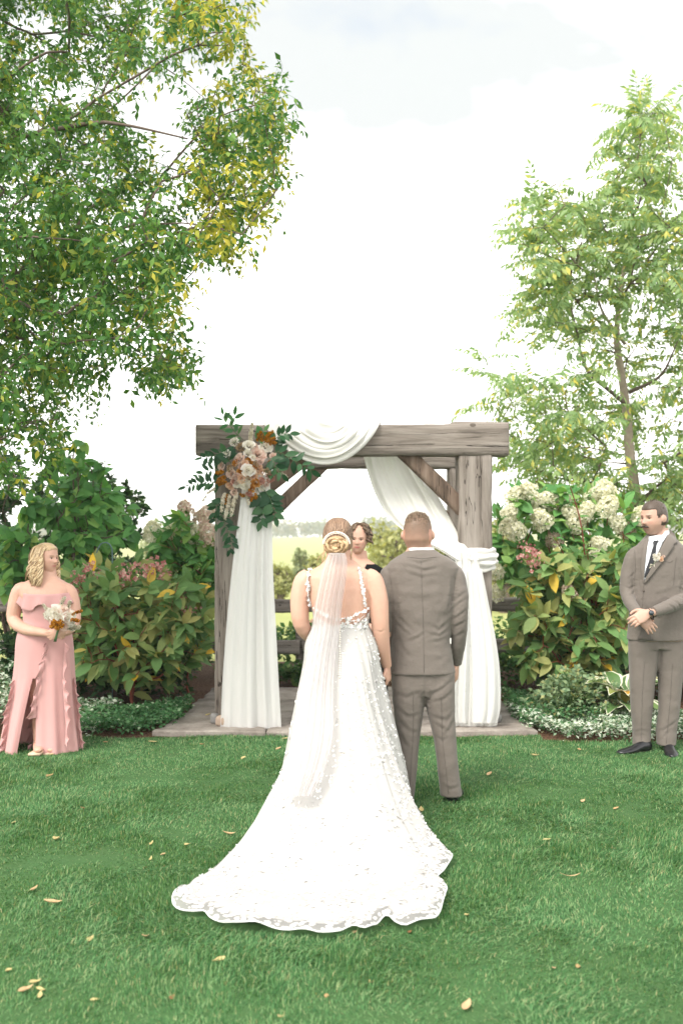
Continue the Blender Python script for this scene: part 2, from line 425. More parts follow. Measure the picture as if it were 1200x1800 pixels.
def woodmat(name, axis, base=(0.195, 0.165, 0.140), dark=(0.060, 0.048, 0.040), pale=(0.315, 0.278, 0.245)):
    m = NT(name); sc = [9.0, 9.0, 9.0]; sc[axis] = 0.7
    v = m.coord('Object', tuple(sc)); n1 = m.noise(v, 1.6, 8, 0.65, 0.6); n2 = m.noise(v, 7, 5, 0.6)
    lf = m.noise(m.coord('Object'), 1.7, 3)
    c = m.ramp(n1, [(0.34, dark), (0.46, base), (0.64, pale)])
    c = m.mix(m.math('MULTIPLY', lf, 0.5), c, tuple(0.5 * (a + b) for a, b in zip(base, pale)))
    c = m.mix(0.45, c, m.mix(n2, (0.55, 0.55, 0.55), (1.4, 1.4, 1.4)), 'MULTIPLY')
    # drying cracks along the grain and knots
    sc2 = [5.0, 5.0, 5.0]; sc2[axis] = 0.16
    cr = m.noise(m.coord('Object', tuple(sc2)), 2.0, 3, 0.6, 0.25)
    ck = m.math('LESS_THAN', m.math('ABSOLUTE', m.math('SUBTRACT', cr, 0.5)), 0.0045)
    c = m.mix(m.math('MULTIPLY', ck, 0.85), c, (0.02, 0.015, 0.012))
    sc3 = [3.2, 3.2, 3.2]; sc3[axis] = 1.9
    vo = m.n('ShaderNodeTexVoronoi', i_Scale=1.0); m.l(m.coord('Object', tuple(sc3)), vo.inputs[0])
    kn = m.math('LESS_THAN', vo.outputs['Distance'], 0.055)
    c = m.mix(m.math('MULTIPLY', kn, 0.7), c, (0.05, 0.035, 0.025))
    h = m.math('SUBTRACT', m.math('ADD', m.math('MULTIPLY', n1, 0.7), m.math('MULTIPLY', n2, 0.4)), m.math('MULTIPLY', m.math('ADD', ck, kn), 0.8))
    return m.end(m.bsdf(c, 0.82, 0.2, m.bump(h, 0.7, 0.014)))
def wool(name, col):
    m = NT(name); v = m.coord('Object'); 
    wx = m.n('ShaderNodeTexWave', bands_direction='X', i_Scale=95.0, i_Distortion=0.6); wz = m.n('ShaderNodeTexWave', bands_direction='Z', i_Scale=95.0, i_Distortion=0.6)
    m.l(v, wx.inputs[0]); m.l(v, wz.inputs[0])
    k = m.math('MULTIPLY', m.math('ADD', wx.outputs['Fac'], wz.outputs['Fac']), 0.5)
    nz = m.noise(v, 260, 3); nb = m.noise(v, 5, 4)
    c = m.mix(k, tuple(x * 0.86 for x in col), tuple(x * 1.14 for x in col))
    c = m.mix(0.5, c, m.mix(nz, (0.7, 0.7, 0.7), (1.3, 1.3, 1.3)), 'MULTIPLY')
    c = m.mix(0.25, c, m.mix(nb, (0.75, 0.75, 0.75), (1.25, 1.25, 1.25)), 'MULTIPLY')
    return m.end(m.bsdf(c, 0.75, 0.25, m.bump(m.noise(v, 14, 3), 0.35, 0.02), 0.15))
def lacemat(name, amount=0.5, scale=38.0):
    m = NT(name); v = m.coord('Object', (1, 1, 1))
    nz = m.n('ShaderNodeTexNoise', i_Scale=9.0, i_Detail=2.0); m.l(v, nz.inputs[0])
    vv = m.n('ShaderNodeVectorMath', operation='ADD'); sc = m.n('ShaderNodeVectorMath', operation='SCALE'); sc.inputs[3].default_value = 0.05
    m.l(nz.outputs['Color'], sc.inputs[0]); m.l(v, vv.inputs[0]); m.l(sc.outputs[0], vv.inputs[1])
    vo = m.n('ShaderNodeTexVoronoi', i_Scale=scale); m.l(vv.outputs[0], vo.inputs[0])
    big = m.noise(v, 11, 3)
    a = m.math('GREATER_THAN', m.math('ADD', vo.outputs['Distance'], m.math('MULTIPLY', big, 0.5)), 0.62 + 0.2 * (1 - amount))
    p = m.bsdf((0.56, 0.545, 0.525), 0.8, 0.15); t = m.n('ShaderNodeBsdfTransparent')
    fac = m.math('MULTIPLY', a, 0.6)
    return m.end(m.mixsh(fac, p, t))

SKIN = skinmat()
M_WOODX = woodmat('timber_along', 0); M_WOODZ = woodmat('timber_upright', 2)
M_BRACE = woodmat('brace_timber', 2, (0.15, 0.105, 0.078), (0.06, 0.04, 0.03), (0.24, 0.18, 0.14))
M_RAIL = woodmat('rail_timber', 0, (0.22, 0.19, 0.165), (0.055, 0.046, 0.04), (0.33, 0.30, 0.275))
M_WOOL = wool('taupe_wool', (0.150, 0.128, 0.111)); M_WOOL_D = wool('taupe_wool_seam', (0.10, 0.085, 0.075))
M_SHIRT = cloth('shirt_cotton', (0.82, 0.84, 0.88))
M_TIE = cloth('tie_silk', (0.012, 0.013, 0.017), 0.4, 0.4)
M_SHOE = plain('black_leather', (0.012, 0.012, 0.014), 0.28, 0.5)
M_SOLE = plain('shoe_sole', (0.03, 0.025, 0.02), 0.7)
M_WHITE = cloth('white_tulle', (0.86, 0.85, 0.83), trans=0.2)
M_DRAPE = cloth('chiffon_drape', (0.93, 0.92, 0.895), trans=0.5, clear=0.04)
M_SHEER = cloth('sheer_chiffon', (0.86, 0.855, 0.84), trans=0.35, clear=0.38)
M_VEIL = cloth('veil_tulle', (0.76, 0.725, 0.72), trans=0.35, clear=0.62)
M_DRESS = cloth('dress_satin', (0.50, 0.485, 0.465), 0.7, 0.2, trans=0.12, bump=0.12, weave=120)
M_LACE = lacemat('lace', 0.5); M_FLORET = cloth('lace_floret', (0.74, 0.73, 0.715), bump=0.0)
M_PINK = cloth('rose_chiffon', (0.60, 0.335, 0.32), 0.75, 0.2, trans=0.10, sheen=0.2)
M_BLACK = cloth('black_knit', (0.008, 0.008, 0.009))
M_PEARL = plain('pearl', (0.85, 0.80, 0.72), 0.25, 0.5, 0.03)
M_EYEW = plain('eye_white', (0.75, 0.73, 0.70), 0.25, 0.5, 0.02); M_IRIS = plain('iris', (0.03, 0.022, 0.016), 0.15, 0.5)
# ------------------------------------------------------------------ ground, field, far woods
def hz(x, Y):
    z = np.where(Y < 13, 0, np.interp(Y, [13, 40, 120, 220, 330, 470, 520, 700, 1500], [0, -0.7, -3.6, -2.6, -0.4, 1.9, 2.2, 2.0, 1.0]))
    return z + np.where(Y > 100, np.clip((Y - 100) / 300, 0, 1) * (x * 0.004 + 0.8 * np.sin(x / 70.0)), 0)
gx = np.r_[-480, -300, -200, np.arange(-130, -19, 10), np.arange(-18, 19, 3.0), np.arange(20, 131, 10), 200, 300, 480]
gy = np.r_[-30, -10, 0, 5, 10, 13, np.arange(16, 60, 4), np.arange(60, 560, 20), 620, 800, 1200]
X, Yg = np.meshgrid(gx, gy)
P = np.stack([X, Yg, hz(X, Yg)], 2)
m = NT('ground'); v = m.coord('Object')
fld = m.mix(m.noise(m.coord('Object', (0.02, 0.05, 1)), 3, 4), (0.30, 0.315, 0.10), (0.40, 0.40, 0.17))
fld = m.mix(m.math('MULTIPLY', m.noise(v, 0.7, 5), 0.6), fld, (0.17, 0.22, 0.07))
sep = m.n('ShaderNodeSeparateXYZ'); m.l(v, sep.inputs[0])
c = m.mix(m.math('GREATER_THAN', sep.outputs[1], 13.0), m.mix(m.noise(v, 18, 5), (0.05, 0.032, 0.02), (0.13, 0.085, 0.06)), fld)
mesh('ground', grid(P), m.end(m.bsdf(c, 0.95, 0.1)), kind='structure')

BED_L, BED_R = 8.02, 7.86
M_MULCH = NT('mulch'); v = M_MULCH.coord('Object'); n1 = M_MULCH.noise(v, 55, 5)
M_MULCH = M_MULCH.end(M_MULCH.bsdf(M_MULCH.ramp(n1, [(0.3, (0.03, 0.016, 0.01)), (0.5, (0.12, 0.066, 0.042)), (0.7, (0.25, 0.15, 0.10))]), 0.95, 0.1, M_MULCH.bump(n1, 1.0, 0.03)))
gx, gy = np.linspace(-8, 8, 161), np.linspace(7.7, 12.9, 60); X, Yg = np.meshgrid(gx, gy)
Z = 0.012 + 0.035 * np.abs(vnoise(np.stack([X.ravel(), Yg.ravel(), 0 * X.ravel()], 1), 2.2)).reshape(X.shape) * np.clip((Yg - 8.0), 0, 1)
mesh('mulch_bed', grid(np.stack([X, Yg, Z - np.where(Yg < 7.75, 0.05, 0)], 2)), M_MULCH, kind='structure')

m = NT('turf'); v = m.coord('Object')
tc_ = m.mix(m.noise(v, 40, 5), (0.03, 0.085, 0.03), (0.07, 0.16, 0.055))
tc_ = m.mix(m.math('MULTIPLY', m.noise(v, 2.2, 3), 0.4), tc_, (0.07, 0.075, 0.03))
def lawn_edge(x):
    e = np.where(x < -1.5, BED_L - 0.0 * x, np.where(x > 1.6, BED_R - 0.03 * (x - 1.6), 8.06))
    return e + 0.03 * np.sin(x * 5.1) + 0.02 * np.sin(x * 11.7 + 1)
lx = np.linspace(-9, 9, 181); rows = []
for t in np.r_[0, 0.5, 0.8, 0.95, 1.0]:
    rows.append(np.stack([lx, -6 + (lawn_edge(lx) + 6) * t, np.full_like(lx, 0.004 if t > 2 else 0.02)], 1))
mesh('lawn', grid(np.array(rows)), m.end(m.bsdf(tc_, 0.95, 0.1)), kind='structure')

# flagstone floor under the arch
m = NT('flagstone'); v = m.coord('Object'); n1 = m.noise(v, 4, 6, 0.6); n2 = m.noise(v, 45, 5); oi = m.n('ShaderNodeObjectInfo')
c = m.ramp(n1, [(0.3, (0.17, 0.145, 0.125)), (0.5, (0.30, 0.265, 0.235)), (0.7, (0.42, 0.38, 0.34))])
c = m.mix(0.5, c, m.mix(n2, (0.6, 0.6, 0.6), (1.4, 1.4, 1.4)), 'MULTIPLY')
c = m.mix(0.3, c, m.mix(oi.outputs['Random'], (0.65, 0.63, 0.6), (1.3, 1.28, 1.25)), 'MULTIPLY')
M_FLAG = m.end(m.bsdf(c, 0.9, 0.15, m.bump(m.math('ADD', n1, m.math('MULTIPLY', n2, 0.4)), 0.6, 0.03)))
pat = thing('patio', 'worn grey flagstone floor laid under the timber arch', None, (0, 9, 0)); pat['kind'] = 'structure'
r = np.random.default_rng(4)
def slab(poly, z0, z1):
    p = np.asarray(poly, float); c = p.mean(0); q = []
    for k in range(len(p)):                                  # uneven broken edge
        a, b = p[k], p[(k + 1) % len(p)]; L = np.linalg.norm(b - a); nn = max(2, int(L / 0.12))
        for t in np.arange(nn) / nn: q.append(a + (b - a) * t + r.normal(0, 0.008, 2))
    q = np.array(q); n = len(q); inn = c + (q - c) * (1 - 0.022 / (np.linalg.norm(q - c, axis=1)[:, None] + .05))
    V = np.vstack([np.c_[q, np.full(n, z0)], np.c_[q, np.full(n, z1 - 0.012)], np.c_[inn, np.full(n, z1) + r.normal(0, 0.002, n)]])
    F = []
    for k in range(n):
        j = (k + 1) % n
        F += [[k, j, n + j, n + k], [n + k, n + j, 2 * n + j, 2 * n + k]]
    F.append([2 * n + k for k in range(n)]); return V, F
rowsY = [8.06, 8.40, 9.02, 9.75, 10.5]
cuts = [[-1.56, -0.62, 0.36, 1.60], [-1.50, -0.95, 0.05, 0.62, 1.58], [-1.42, -0.35, 0.9, 1.56], [-1.38, -0.7, 0.25, 1.55]]
for k in range(4):
    for a, b in zip(cuts[k][:-1], cuts[k][1:]):
        g = 0.013; y0, y1 = rowsY[k] + g, rowsY[k + 1] - g; s1, s2 = r.normal(0, 0.04, 2) if k else (0, 0)
        p = [(a + g, y0 + (0.10 if (k == 0 and a < -1.5) else 0)), (b - g, y0 + (0.06 if (k == 0 and b > 1.5) else 0)), (b - g + (s2 if b < 1.5 else 0), y1), (a + g + (s1 if a > -1.3 else 0), y1)]
        if k == 0 and a < -1.5: p = [(a + 0.02, y0 + 0.03), (b - g, y0), (b - g, y1), (a + 0.14, y1)]
        mesh('flagstone', slab(p, -0.02, 0.055 + r.uniform(-0.006, 0.008)), M_FLAG, pat, smooth=False)

# far woods on the ridge and bushes in the meadow
M_FAR = leafmat('far_leaves', [(0.1, (0.035, 0.055, 0.02)), (0.6, (0.07, 0.095, 0.035)), (0.95, (0.17, 0.12, 0.04))], 0.2, 0.8, 0.1)
M_BARK = plain('bark', (0.13, 0.10, 0.08), 0.9, 0.1, 0.4, 25, 0.5); M_BARKP = plain('pale_bark', (0.33, 0.27, 0.22), 0.85, 0.15, 0.3, 18, 0.4)
def leaf_ball(c, rad, n, size, r, drop=0.0):
    d = r.normal(0, 1, (n, 3)); d /= np.linalg.norm(d, axis=1)[:, None]
    pos = np.asarray(c) + d * np.asarray(rad) * r.uniform(0.45, 1.0, (n, 1))
    nn = d + r.normal(0, 0.6, (n, 3)) + [0, 0, 0.5]
    return frames(pos, r.normal(0, 1, (n, 3)) + [0, 0, -drop], nn, size * r.uniform(0.6, 1.3, n))
LF2 = leaf_shape(1, 0.62, 2, 0.1, 0.1)
r = np.random.default_rng(8); Ms = []
for k in range(150):
    x = r.uniform(-170, 260); Y = r.uniform(500, 560) + max(0, -x - 60) * .2; h = r.uniform(6, 11); w_ = r.uniform(3, 6)
    z0 = float(hz(np.array([x]), np.array([Y]))[0])
    Ms.append(leaf_ball((x, Y, z0 + h * 0.5), (w_, w_, h * 0.55), 90, 2.2, r))
mesh('far_woods', merge(*LF2, np.vstack(Ms)), M_FAR, kind='stuff', label='distant wood along the ridge beyond the meadow', cat='woods')

M_MEADOW = leafmat('meadow_leaves', [(0.05, (0.25, 0.27, 0.11)), (0.5, (0.34, 0.36, 0.16)), (0.95, (0.45, 0.44, 0.21))], 0.35, 0.7, 0.15)
M_MEADG = leafmat('meadow_green', [(0.05, (0.20, 0.24, 0.13)), (0.6, (0.26, 0.30, 0.16)), (0.95, (0.34, 0.36, 0.19))], 0.35, 0.7, 0.15)
def meadow_bush(px, py, Y, wpx, hpx, label, mat, n, seed, lf=0.16):
    "px,py: top middle"
    r = np.random.default_rng(seed); top = W(px, py, Y); w_ = wpx * Y / FPX / 2; z0 = float(hz(np.array([top[0]]), np.array([Y]))[0]); h = top[2] - z0
    t = thing('bush', label, 'bush', (top[0], Y, z0), 'bushes in the meadow')
    nodes = []
    while len(nodes) < 40:
        q = r.uniform(-1, 1, 3)
        if np.linalg.norm(q) < 1: nodes.append((top[0] + q[0] * w_, Y + q[1] * w_ * .8, z0 + h * (0.52 + 0.48 * q[2] * (1 - 0.25 * r.random()))))
    nodes = np.array(nodes); root = np.array([(top[0], Y, z0 - .1), (top[0], Y, z0 + h * .2)])
    mesh('trunk', branch_mesh(*branches(nodes, root), 0.02 * h ** .5), M_BARK, t)
    per = n // 40; Ms = np.vstack([leaf_ball(p, (w_ * .34, w_ * .3, h * .2), per, lf, r, 0.3) for p in nodes])
    mesh('crown', merge(*LF2, Ms), mat, t, kind='stuff')
meadow_bush(715, 903, 34, 165, 110, 'tall yellow green bush in the meadow behind the officiant', M_MEADOW, 5200, 1, 0.2)
meadow_bush(775, 925, 29, 90, 80, 'yellow green bush in the meadow behind the draped curtain', M_MEADOW, 2600, 12, 0.17)
meadow_bush(529, 966, 48, 30, 34, 'small grey green bush alone on the pale meadow', M_MEADG, 1200, 2, 0.2)
meadow_bush(490, 985, 30, 50, 50, 'low yellowish bush in the meadow by the left curtain', M_MEADOW, 1600, 3, 0.14)
meadow_bush(560, 978, 30, 50, 50, 'low yellowish bush in the meadow behind the bride', M_MEADOW, 1400, 4, 0.14)
meadow_bush(885, 905, 26, 70, 60, 'pale yellow green bush in the meadow right of the arch post', M_MEADOW, 2200, 5, 0.15)
meadow_bush(290, 912, 60, 75, 50, 'faded bush far behind the left hydrangeas', M_MEADG, 1800, 6, 0.3)
meadow_bush(345, 935, 40, 60, 50, 'pale green bush beyond the fence behind the pink hydrangea', M_MEADG, 1800, 7, 0.2)

# ------------------------------------------------------------------ fence behind the beds
def timber(a, b, w, h, seed=0, up=(0, 0, 1), step=0.05, rough=0.006, round_=0.018, topf=None):
    "hewn beam from a to b: w across, h along 'up'"
    a, b = np.asarray(a, float), np.asarray(b, float); L = np.linalg.norm(b - a); t = (b - a) / L
    u = np.asarray(up, float); u = u - t * np.dot(u, t); u /= np.linalg.norm(u); s = np.cross(t, u)
    k = 6; e = np.linspace(-1, 1, k); c = []
    hw, hh = w / 2, h / 2
    for x in e: c.append((x * (hw - round_), -hh))
    for x in e: c.append((hw, x * (hh - round_)))
    for x in -e: c.append((x * (hw - round_), hh))
    for x in -e: c.append((-hw, x * (hh - round_)))
    c = np.array(c); n = max(3, int(L / step)); R = []
    for d in np.linspace(0, L, n):
        q = a + t * d + c[:, :1] * s + c[:, 1:] * u
        dr = c / np.linalg.norm(c, axis=1)[:, None]
        nz_ = vnoise(q, 7, seed) * rough + vnoise(q * 1.0, 2.0, seed + 9) * rough * 1.3 + vnoise(q, 24, seed + 5) * rough * 0.5
        q = q + (dr[:, :1] * s + dr[:, 1:] * u) * nz_[:, None]
        if topf is not None: q = q + np.outer(topf(d) * (c[:, 1] > hh - 1e-6), u)
        R.append(q)
    R = np.array(R)
    cut = lambda z, sg: z.mean(0) + (z - z.mean(0)) * 0.93 - t * sg * 0.008
    R = np.concatenate([cut(R[:1, :][0], 1)[None], R, cut(R[-1], -1)[None]])
    return loft(R)
fen = thing('fence', 'weathered grey post and rail fence behind the flower beds', 'fence', (0, 10.85, 0))
FY = 10.85
for a, b in ((-8.2, -5.7), (-5.7, -3.2), (-3.2, -0.44), (-0.44, 2.2), (2.2, 4.7), (4.7, 7.5)):
    mesh('fence_rail', timber((a + .02, FY, 0.895), (b - .02, FY + r.normal(0, .01), 0.90 + r.normal(0, .01)), 0.09, 0.15, r.integers(99), step=0.09, rough=0.008), M_RAIL, fen)
    mesh('fence_rail', timber((a + .02, FY, 0.455), (b - .02, FY + r.normal(0, .01), 0.455 + r.normal(0, .01)), 0.09, 0.155, r.integers(99), step=0.09, rough=0.008), M_RAIL, fen)
for x in (-8.2, -5.7, -3.2, -0.44, 2.2, 4.7, 7.5):
    mesh('fence_post', timber((x, FY + 0.11, -0.1), (x, FY + 0.11, 1.02 if abs(x + .44) > .1 else 0.93), 0.12, 0.12, r.integers(99), up=(0, 1, 0), step=0.09), M_RAIL, fen)

# ------------------------------------------------------------------ timber arch
arch = thing('wedding_arch', 'heavy weathered timber arch with double beams and corner braces', 'arch', (0.1, 9.3, 0.05))
AY, AB = 8.5, 10.1
mesh('beam', timber((-1.239, AY + .125, 2.467), (1.423, AY + .125, 2.467), 0.25, 0.267, 2, topf=lambda d: 0.018 * (d > 2.16) - 0.004 * (1.0 < d < 1.6)), M_WOODX, arch)
mesh('beam', timber((-1.20, AB + .125, 2.467), (1.45, AB + .125, 2.467), 0.25, 0.262, 5), M_WOODX, arch)
for x, y, w_, s_ in ((-0.944, AY + .15, .288, 1), (1.145, AY + .15, .29, 2), (-0.98, AB + .15, .27, 3), (1.225, AB + .15, .27, 4)):
    mesh('post', timber((x, y, 0.03), (x, y, 2.335), w_, 0.27, s_ + 20, up=(0, 1, 0), rough=0.007), M_WOODZ, arch)
for p0, p1, y0, y1 in ((W(706, 790, AY + .12), W(824, 906, AY + .12), 0, 0), (W(548, 795, AY + .12), W(420, 892, AY + .12), 0, 0),
               (W(680, 815, AB + .12), W(808, 935, AB + .12), 0, 0), (W(572, 812, AB + .12), W(425, 953, AB + .12), 0, 0)):
    mesh('brace', timber(p0, p1, 0.10 if False else 0.105, 0.135, r.integers(99), up=(0, 0, 1), rough=0.004), M_BRACE, arch)
def rock(c, s, seed, mat, name, label, grp=None):
    V, F = ball((0, 0, 0), 1, 14, 9); V = np.asarray(V)
    V = np.sign(V) * np.abs(V) ** 0.6; V = V * (1 + 0.16 * vnoise(V, 1.6, seed))[:, None]
    return mesh(name, (V * np.asarray(s) / 2 + c, F), mat, label=label, cat='stone', group=grp)
M_ST1 = plain('tan_stone', (0.42, 0.32, 0.25), 0.9, 0.15, 0.3, 22, 0.5); M_ST2 = plain('grey_stone', (0.28, 0.27, 0.26), 0.9, 0.15, 0.3, 22, 0.5)
rock(G(389, 1276, 0.06) + [0, 0, .045], (0.095, 0.08, 0.085), 1, M_ST1, 'stone', 'small tan stone holding down the left curtain', 'stones at the curtain hems')
rock(G(873, 1270, 0.06) + [0, 0.02, .035], (0.09, 0.09, 0.075), 2, M_ST2, 'stone', 'small grey stone beside the right curtain hem', 'stones at the curtain hems')
rock(G(377, 1270, 0.06) + [0, 0.02, .03], (0.07, 0.08, 0.09), 3, M_ST2, 'stone', 'small grey stone against the foot of the left post', 'stones at the curtain hems')

# ------------------------------------------------------------------ drapes on the arch
def ripples(u, k, a, ph=0): return a * np.sin(2 * PI * k * u + ph)
def sheet(name, rows, mat, parent=None, amp=0.02, k=5, seed=0, **kw):
    "rows: (py, pxl, pxr, Y, amp factor) -> pleated cloth"
    r = np.random.default_rng(seed); rows = np.asarray(rows, float); n = 60; q = np.linspace(0, 1, len(rows)); t = np.linspace(0, 1, n)
    R = smooth_path(rows, n); u = np.linspace(0, 1, 70); out = []
    ph = r.uniform(0, 6, 4)
    for i in range(n):
        py, l, rr, Y, af = R[i]
        f = (np.sin(2 * PI * (k * u + 0.25 * np.sin(2 * PI * u + ph[0]) + 0.12 * math.sin(t[i] * 2.2 + ph[1]))) + 0.45 * np.sin(2 * PI * (k * 2.3 * u + ph[2]) + t[i]) + 0.07 * np.sin(2 * PI * k * 5.1 * u + ph[3])) * amp * af * .62
        out.append([W(l + (rr - l) * uu, py, Y + ff) for uu, ff in zip(u, f)])
    return mesh(name, thick(grid(np.array(out)), 0.002), mat, parent, **kw)
lc = thing('curtain', 'white chiffon curtain hanging straight down the left arch post', 'curtain', G(440, 1285, .06), 'white chiffon drapes on the arch')
sheet('cloth', [(835, 428, 474, 8.36, .6), (900, 421, 477, 8.36, .8), (1000, 411, 478, 8.35, 1), (1100, 402, 481, 8.34, 1.1), (1200, 396, 484, 8.33, 1.2), (1262, 393, 488, 8.33, 1.3), (1283, 392, 491, 8.32, 1.4)], M_DRAPE, lc, 0.022, 3, 1)
sheet('sheer_layer', [(870, 424, 478, 8.30, .6), (1000, 408, 480, 8.28, 1), (1100, 398, 485, 8.27, 1.1), (1200, 391, 490, 8.25, 1.2), (1270, 388, 494, 8.24, 1.3), (1281, 387, 494, 8.24, 1.4)], M_SHEER, lc, 0.025, 2.3, 2)
sheet('hem', [(1258, 393, 487.5, 8.322, 1.3), (1270, 392.5, 489, 8.318, 1.34), (1284, 391.5, 491.5, 8.314, 1.4)], M_DRAPE, lc, 0.022, 3, 1)
rc = thing('curtain', 'white chiffon curtain swept across and tied round the right arch post', 'curtain', G(840, 1275, .06), 'white chiffon drapes on the arch')
sheet('cloth', [(792, 636, 722, 8.86, .9), (830, 646, 742, 8.84, 1), (870, 660, 768, 8.80, 1), (910, 684, 790, 8.72, .9), (945, 726, 808, 8.58, .8), (965, 768, 822, 8.47, .6), (985, 800, 842, 8.42, .5)], M_DRAPE, rc, 0.035, 3, 3)
sheet('cloth', [(968, 798, 838, 8.42, .5), (995, 800, 842, 8.42, .6), (1040, 792, 850, 8.40, 1), (1100, 784, 862, 8.36, 1.2), (1160, 780, 872, 8.32, 1.4), (1220, 777, 877, 8.29, 1.5), (1268, 776, 874, 8.27, 1.6), (1277, 777, 872, 8.27, 1.6)], M_DRAPE, rc, 0.025, 3.4, 4)
sheet('sheer_layer', [(1000, 806, 846, 8.36, .5), (1060, 800, 858, 8.34, 1), (1120, 796, 870, 8.30, 1.2), (1180, 792, 878, 8.26, 1.4), (1240, 790, 879, 8.23, 1.5), (1272, 794, 873, 8.22, 1.5)], M_SHEER, rc, 0.03, 2.3, 5)
# tie band round the post
a = np.linspace(-0.25 * PI, 2 * PI - .25 * PI, 60); rows = []
for k, v_ in enumerate(np.linspace(0, 1, 18)):
    z = W(0, 963, 8.45)[2] * (1 - v_) + W(0, 1000, 8.45)[2] * v_; wv = 0.012 * math.sin(v_ * 21) + 0.03 * math.sin(v_ * PI)
    rx, ry = 0.165 + wv, 0.155 + wv; c, s = np.cos(a), np.sin(a)
    sag = 0.022 * np.sin(a * 1.0 + .4) * (0.4 + v_) + 0.006 * np.sin(a * 7 + v_ * 9)
    rows.append(np.stack([1.145 + np.sign(c) * np.abs(c) ** .45 * rx, 8.65 + np.sign(s) * np.abs(s) ** .45 * ry, z + sag], 1))
mesh('tie_band', thick(grid(np.array(rows)), 0.003), M_DRAPE, rc)
# swag slung over the front beam
sw = thing('swag', 'white chiffon swag looped over the top of the arch beam', 'swag', W(565, 745, 8.5), 'white chiffon drapes on the arch')
rows = []
for v_ in np.linspace(0, 1, 46):
    A = np.array((560, 738)) * (1 - v_) + np.array((463, 744)) * v_; B = np.array((603, 739)) * (1 - v_) + np.array((668, 741)) * v_
    sag = 10 + (72 - 10) * v_ ** 0.9; u = np.linspace(0, 1, 50)
    f = (4 * u * (1 - u)) ** 0.85 * (1 + 0.18 * (u - .5))
    bul = (0.05 + 0.05 * math.sin(PI * v_) + 0.012 * np.sin(v_ * 2 * PI * 3.3 + 1.6 * np.sin(u * 3.0 + v_ * 4)) + 0.008 * np.sin(v_ * 2 * PI * 7.1 + 5 * u)) * np.minimum(1, f * 2.2)
    row = [W(A[0] + (B[0] - A[0]) * uu, A[1] + (B[1] - A[1]) * uu + sag * ff - 2.2 * math.sin(v_ * 28 + 3 * uu), AY - 0.02 - bb) for uu, ff, bb in zip(u, f, bul)]
    l, r_ = row[0], row[-1]
    over = lambda p, dx: [np.array([p[0] + dx * .25, AY + .27, p[2] - .05]), np.array([p[0] + dx * .15, AY + .2, 2.633 + .008 * math.sin(v_ * 30)]), np.array([p[0] + dx * .08, AY + .08, 2.633 + .012 * math.sin(v_ * 25)])]
    rows.append(over(l, -.1) + row + over(r_, .1)[::-1])
mesh('cloth', thick(grid(np.array(rows)), 0.003), M_DRAPE, sw)
# ------------------------------------------------------------------ trees
TRI = lambda *a, **k: leaf_shape(*a, **k)
def compound(n_pairs, l, lw, ll, seed, droop=0.25, term=True, seg=2):
    "pinnate leaf along +Y: rachis and leaflets in one mesh"
    r = np.random.default_rng(seed); Vt, Ft = leaf_shape(1, lw, seg, 0.12, 0.18); parts = []
    P = np.array([[0, t * l, -droop * l * t * t] for t in np.linspace(0, 1, 6)])
    V, F = tube(P, np.linspace(0.004, 0.002, 6) * (l / .4), 3, cap=False); F = np.array(F); parts.append((V, np.vstack([F[:, [0, 1, 2]], F[:, [0, 2, 3]]])))
    pos, d, s = [], [], []
    for k in range(n_pairs):
        t = 0.22 + 0.74 * k / max(1, n_pairs - 1) if n_pairs > 1 else .5
        for sg in (-1, 1):
            pos.append([0, t * l, -droop * l * t * t]); d.append([sg, 0.45 + .2 * r.normal(), -0.42 - droop * t + 0.10 * r.normal()]); s.append(ll * (1 - 0.35 * t) * r.uniform(.85, 1.15))
    if term: pos.append(P[-1]); d.append([0, 1, -.6 - droop]); s.append(ll * .9)
    Ms = frames(np.array(pos), np.array(d, float), np.tile([0, .15, 1.0], (len(pos), 1)) + r.normal(0, .25, (len(pos), 3)), np.array(s))
    parts.append(merge(Vt, Ft, Ms)); return joinA(parts)
def leaf_dirs(nodes, P, par, w, per, r, out=0.6, down=-0.35, rnd=0.6):
    "directions for leaves at nodes: away from the parent twig"
    nr = len(P) - len(nodes); idx = np.repeat(np.arange(nr, len(P)), per)
    d = P[idx] - P[par[idx]]; d /= np.linalg.norm(d, axis=1)[:, None] + 1e-9
    dd = d * out + r.normal(0, rnd, d.shape) + [0, 0, down]
    t = r.uniform(0, 1, (len(idx), 1)) ** 2 * .8
    pos = P[idx] * (1 - t) + P[par[idx]] * t
    return pos, dd, idx

# box elder: hangs in from the left
BOX = [(-260, -120), (300, -140), (452, 8), (440, 62), (400, 84), (330, 92), (250, 126), (232, 190), (262, 212), (310, 205), (352, 160), (412, 112), (490, 100), (512, 185), (500, 330), (470, 350), (440, 400), (432, 465), (335, 512), (300, 545), (330, 572), (342, 640), (318, 665), (262, 680), (200, 660), (150, 652), (132, 690), (208, 735), (216, 768), (150, 762), (112, 735), (95, 770), (108, 800), (60, 850), (-60, 850), (-300, 760)]
M_BOX = leafmat('box_elder_leaves', [(0.05, (0.044, 0.128, 0.036)), (0.5, (0.085, 0.207, 0.048)), (0.88, (0.159, 0.287, 0.063)), (0.99, (0.342, 0.354, 0.063))], 0.38, 0.42, 0.4, 0.0)
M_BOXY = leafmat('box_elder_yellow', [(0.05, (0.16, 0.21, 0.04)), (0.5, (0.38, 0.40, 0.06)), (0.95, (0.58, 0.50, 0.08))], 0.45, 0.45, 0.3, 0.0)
r = np.random.default_rng(21)
nodes = crown_points(BOX, 6.6, 10.2, 1200, r, -0.13, 1.7)
t = thing('tree', 'box elder with green and yellowing leaves reaching in from the left', 'tree', (-4.6, 8.6, 0), 'large trees framing the lawn')
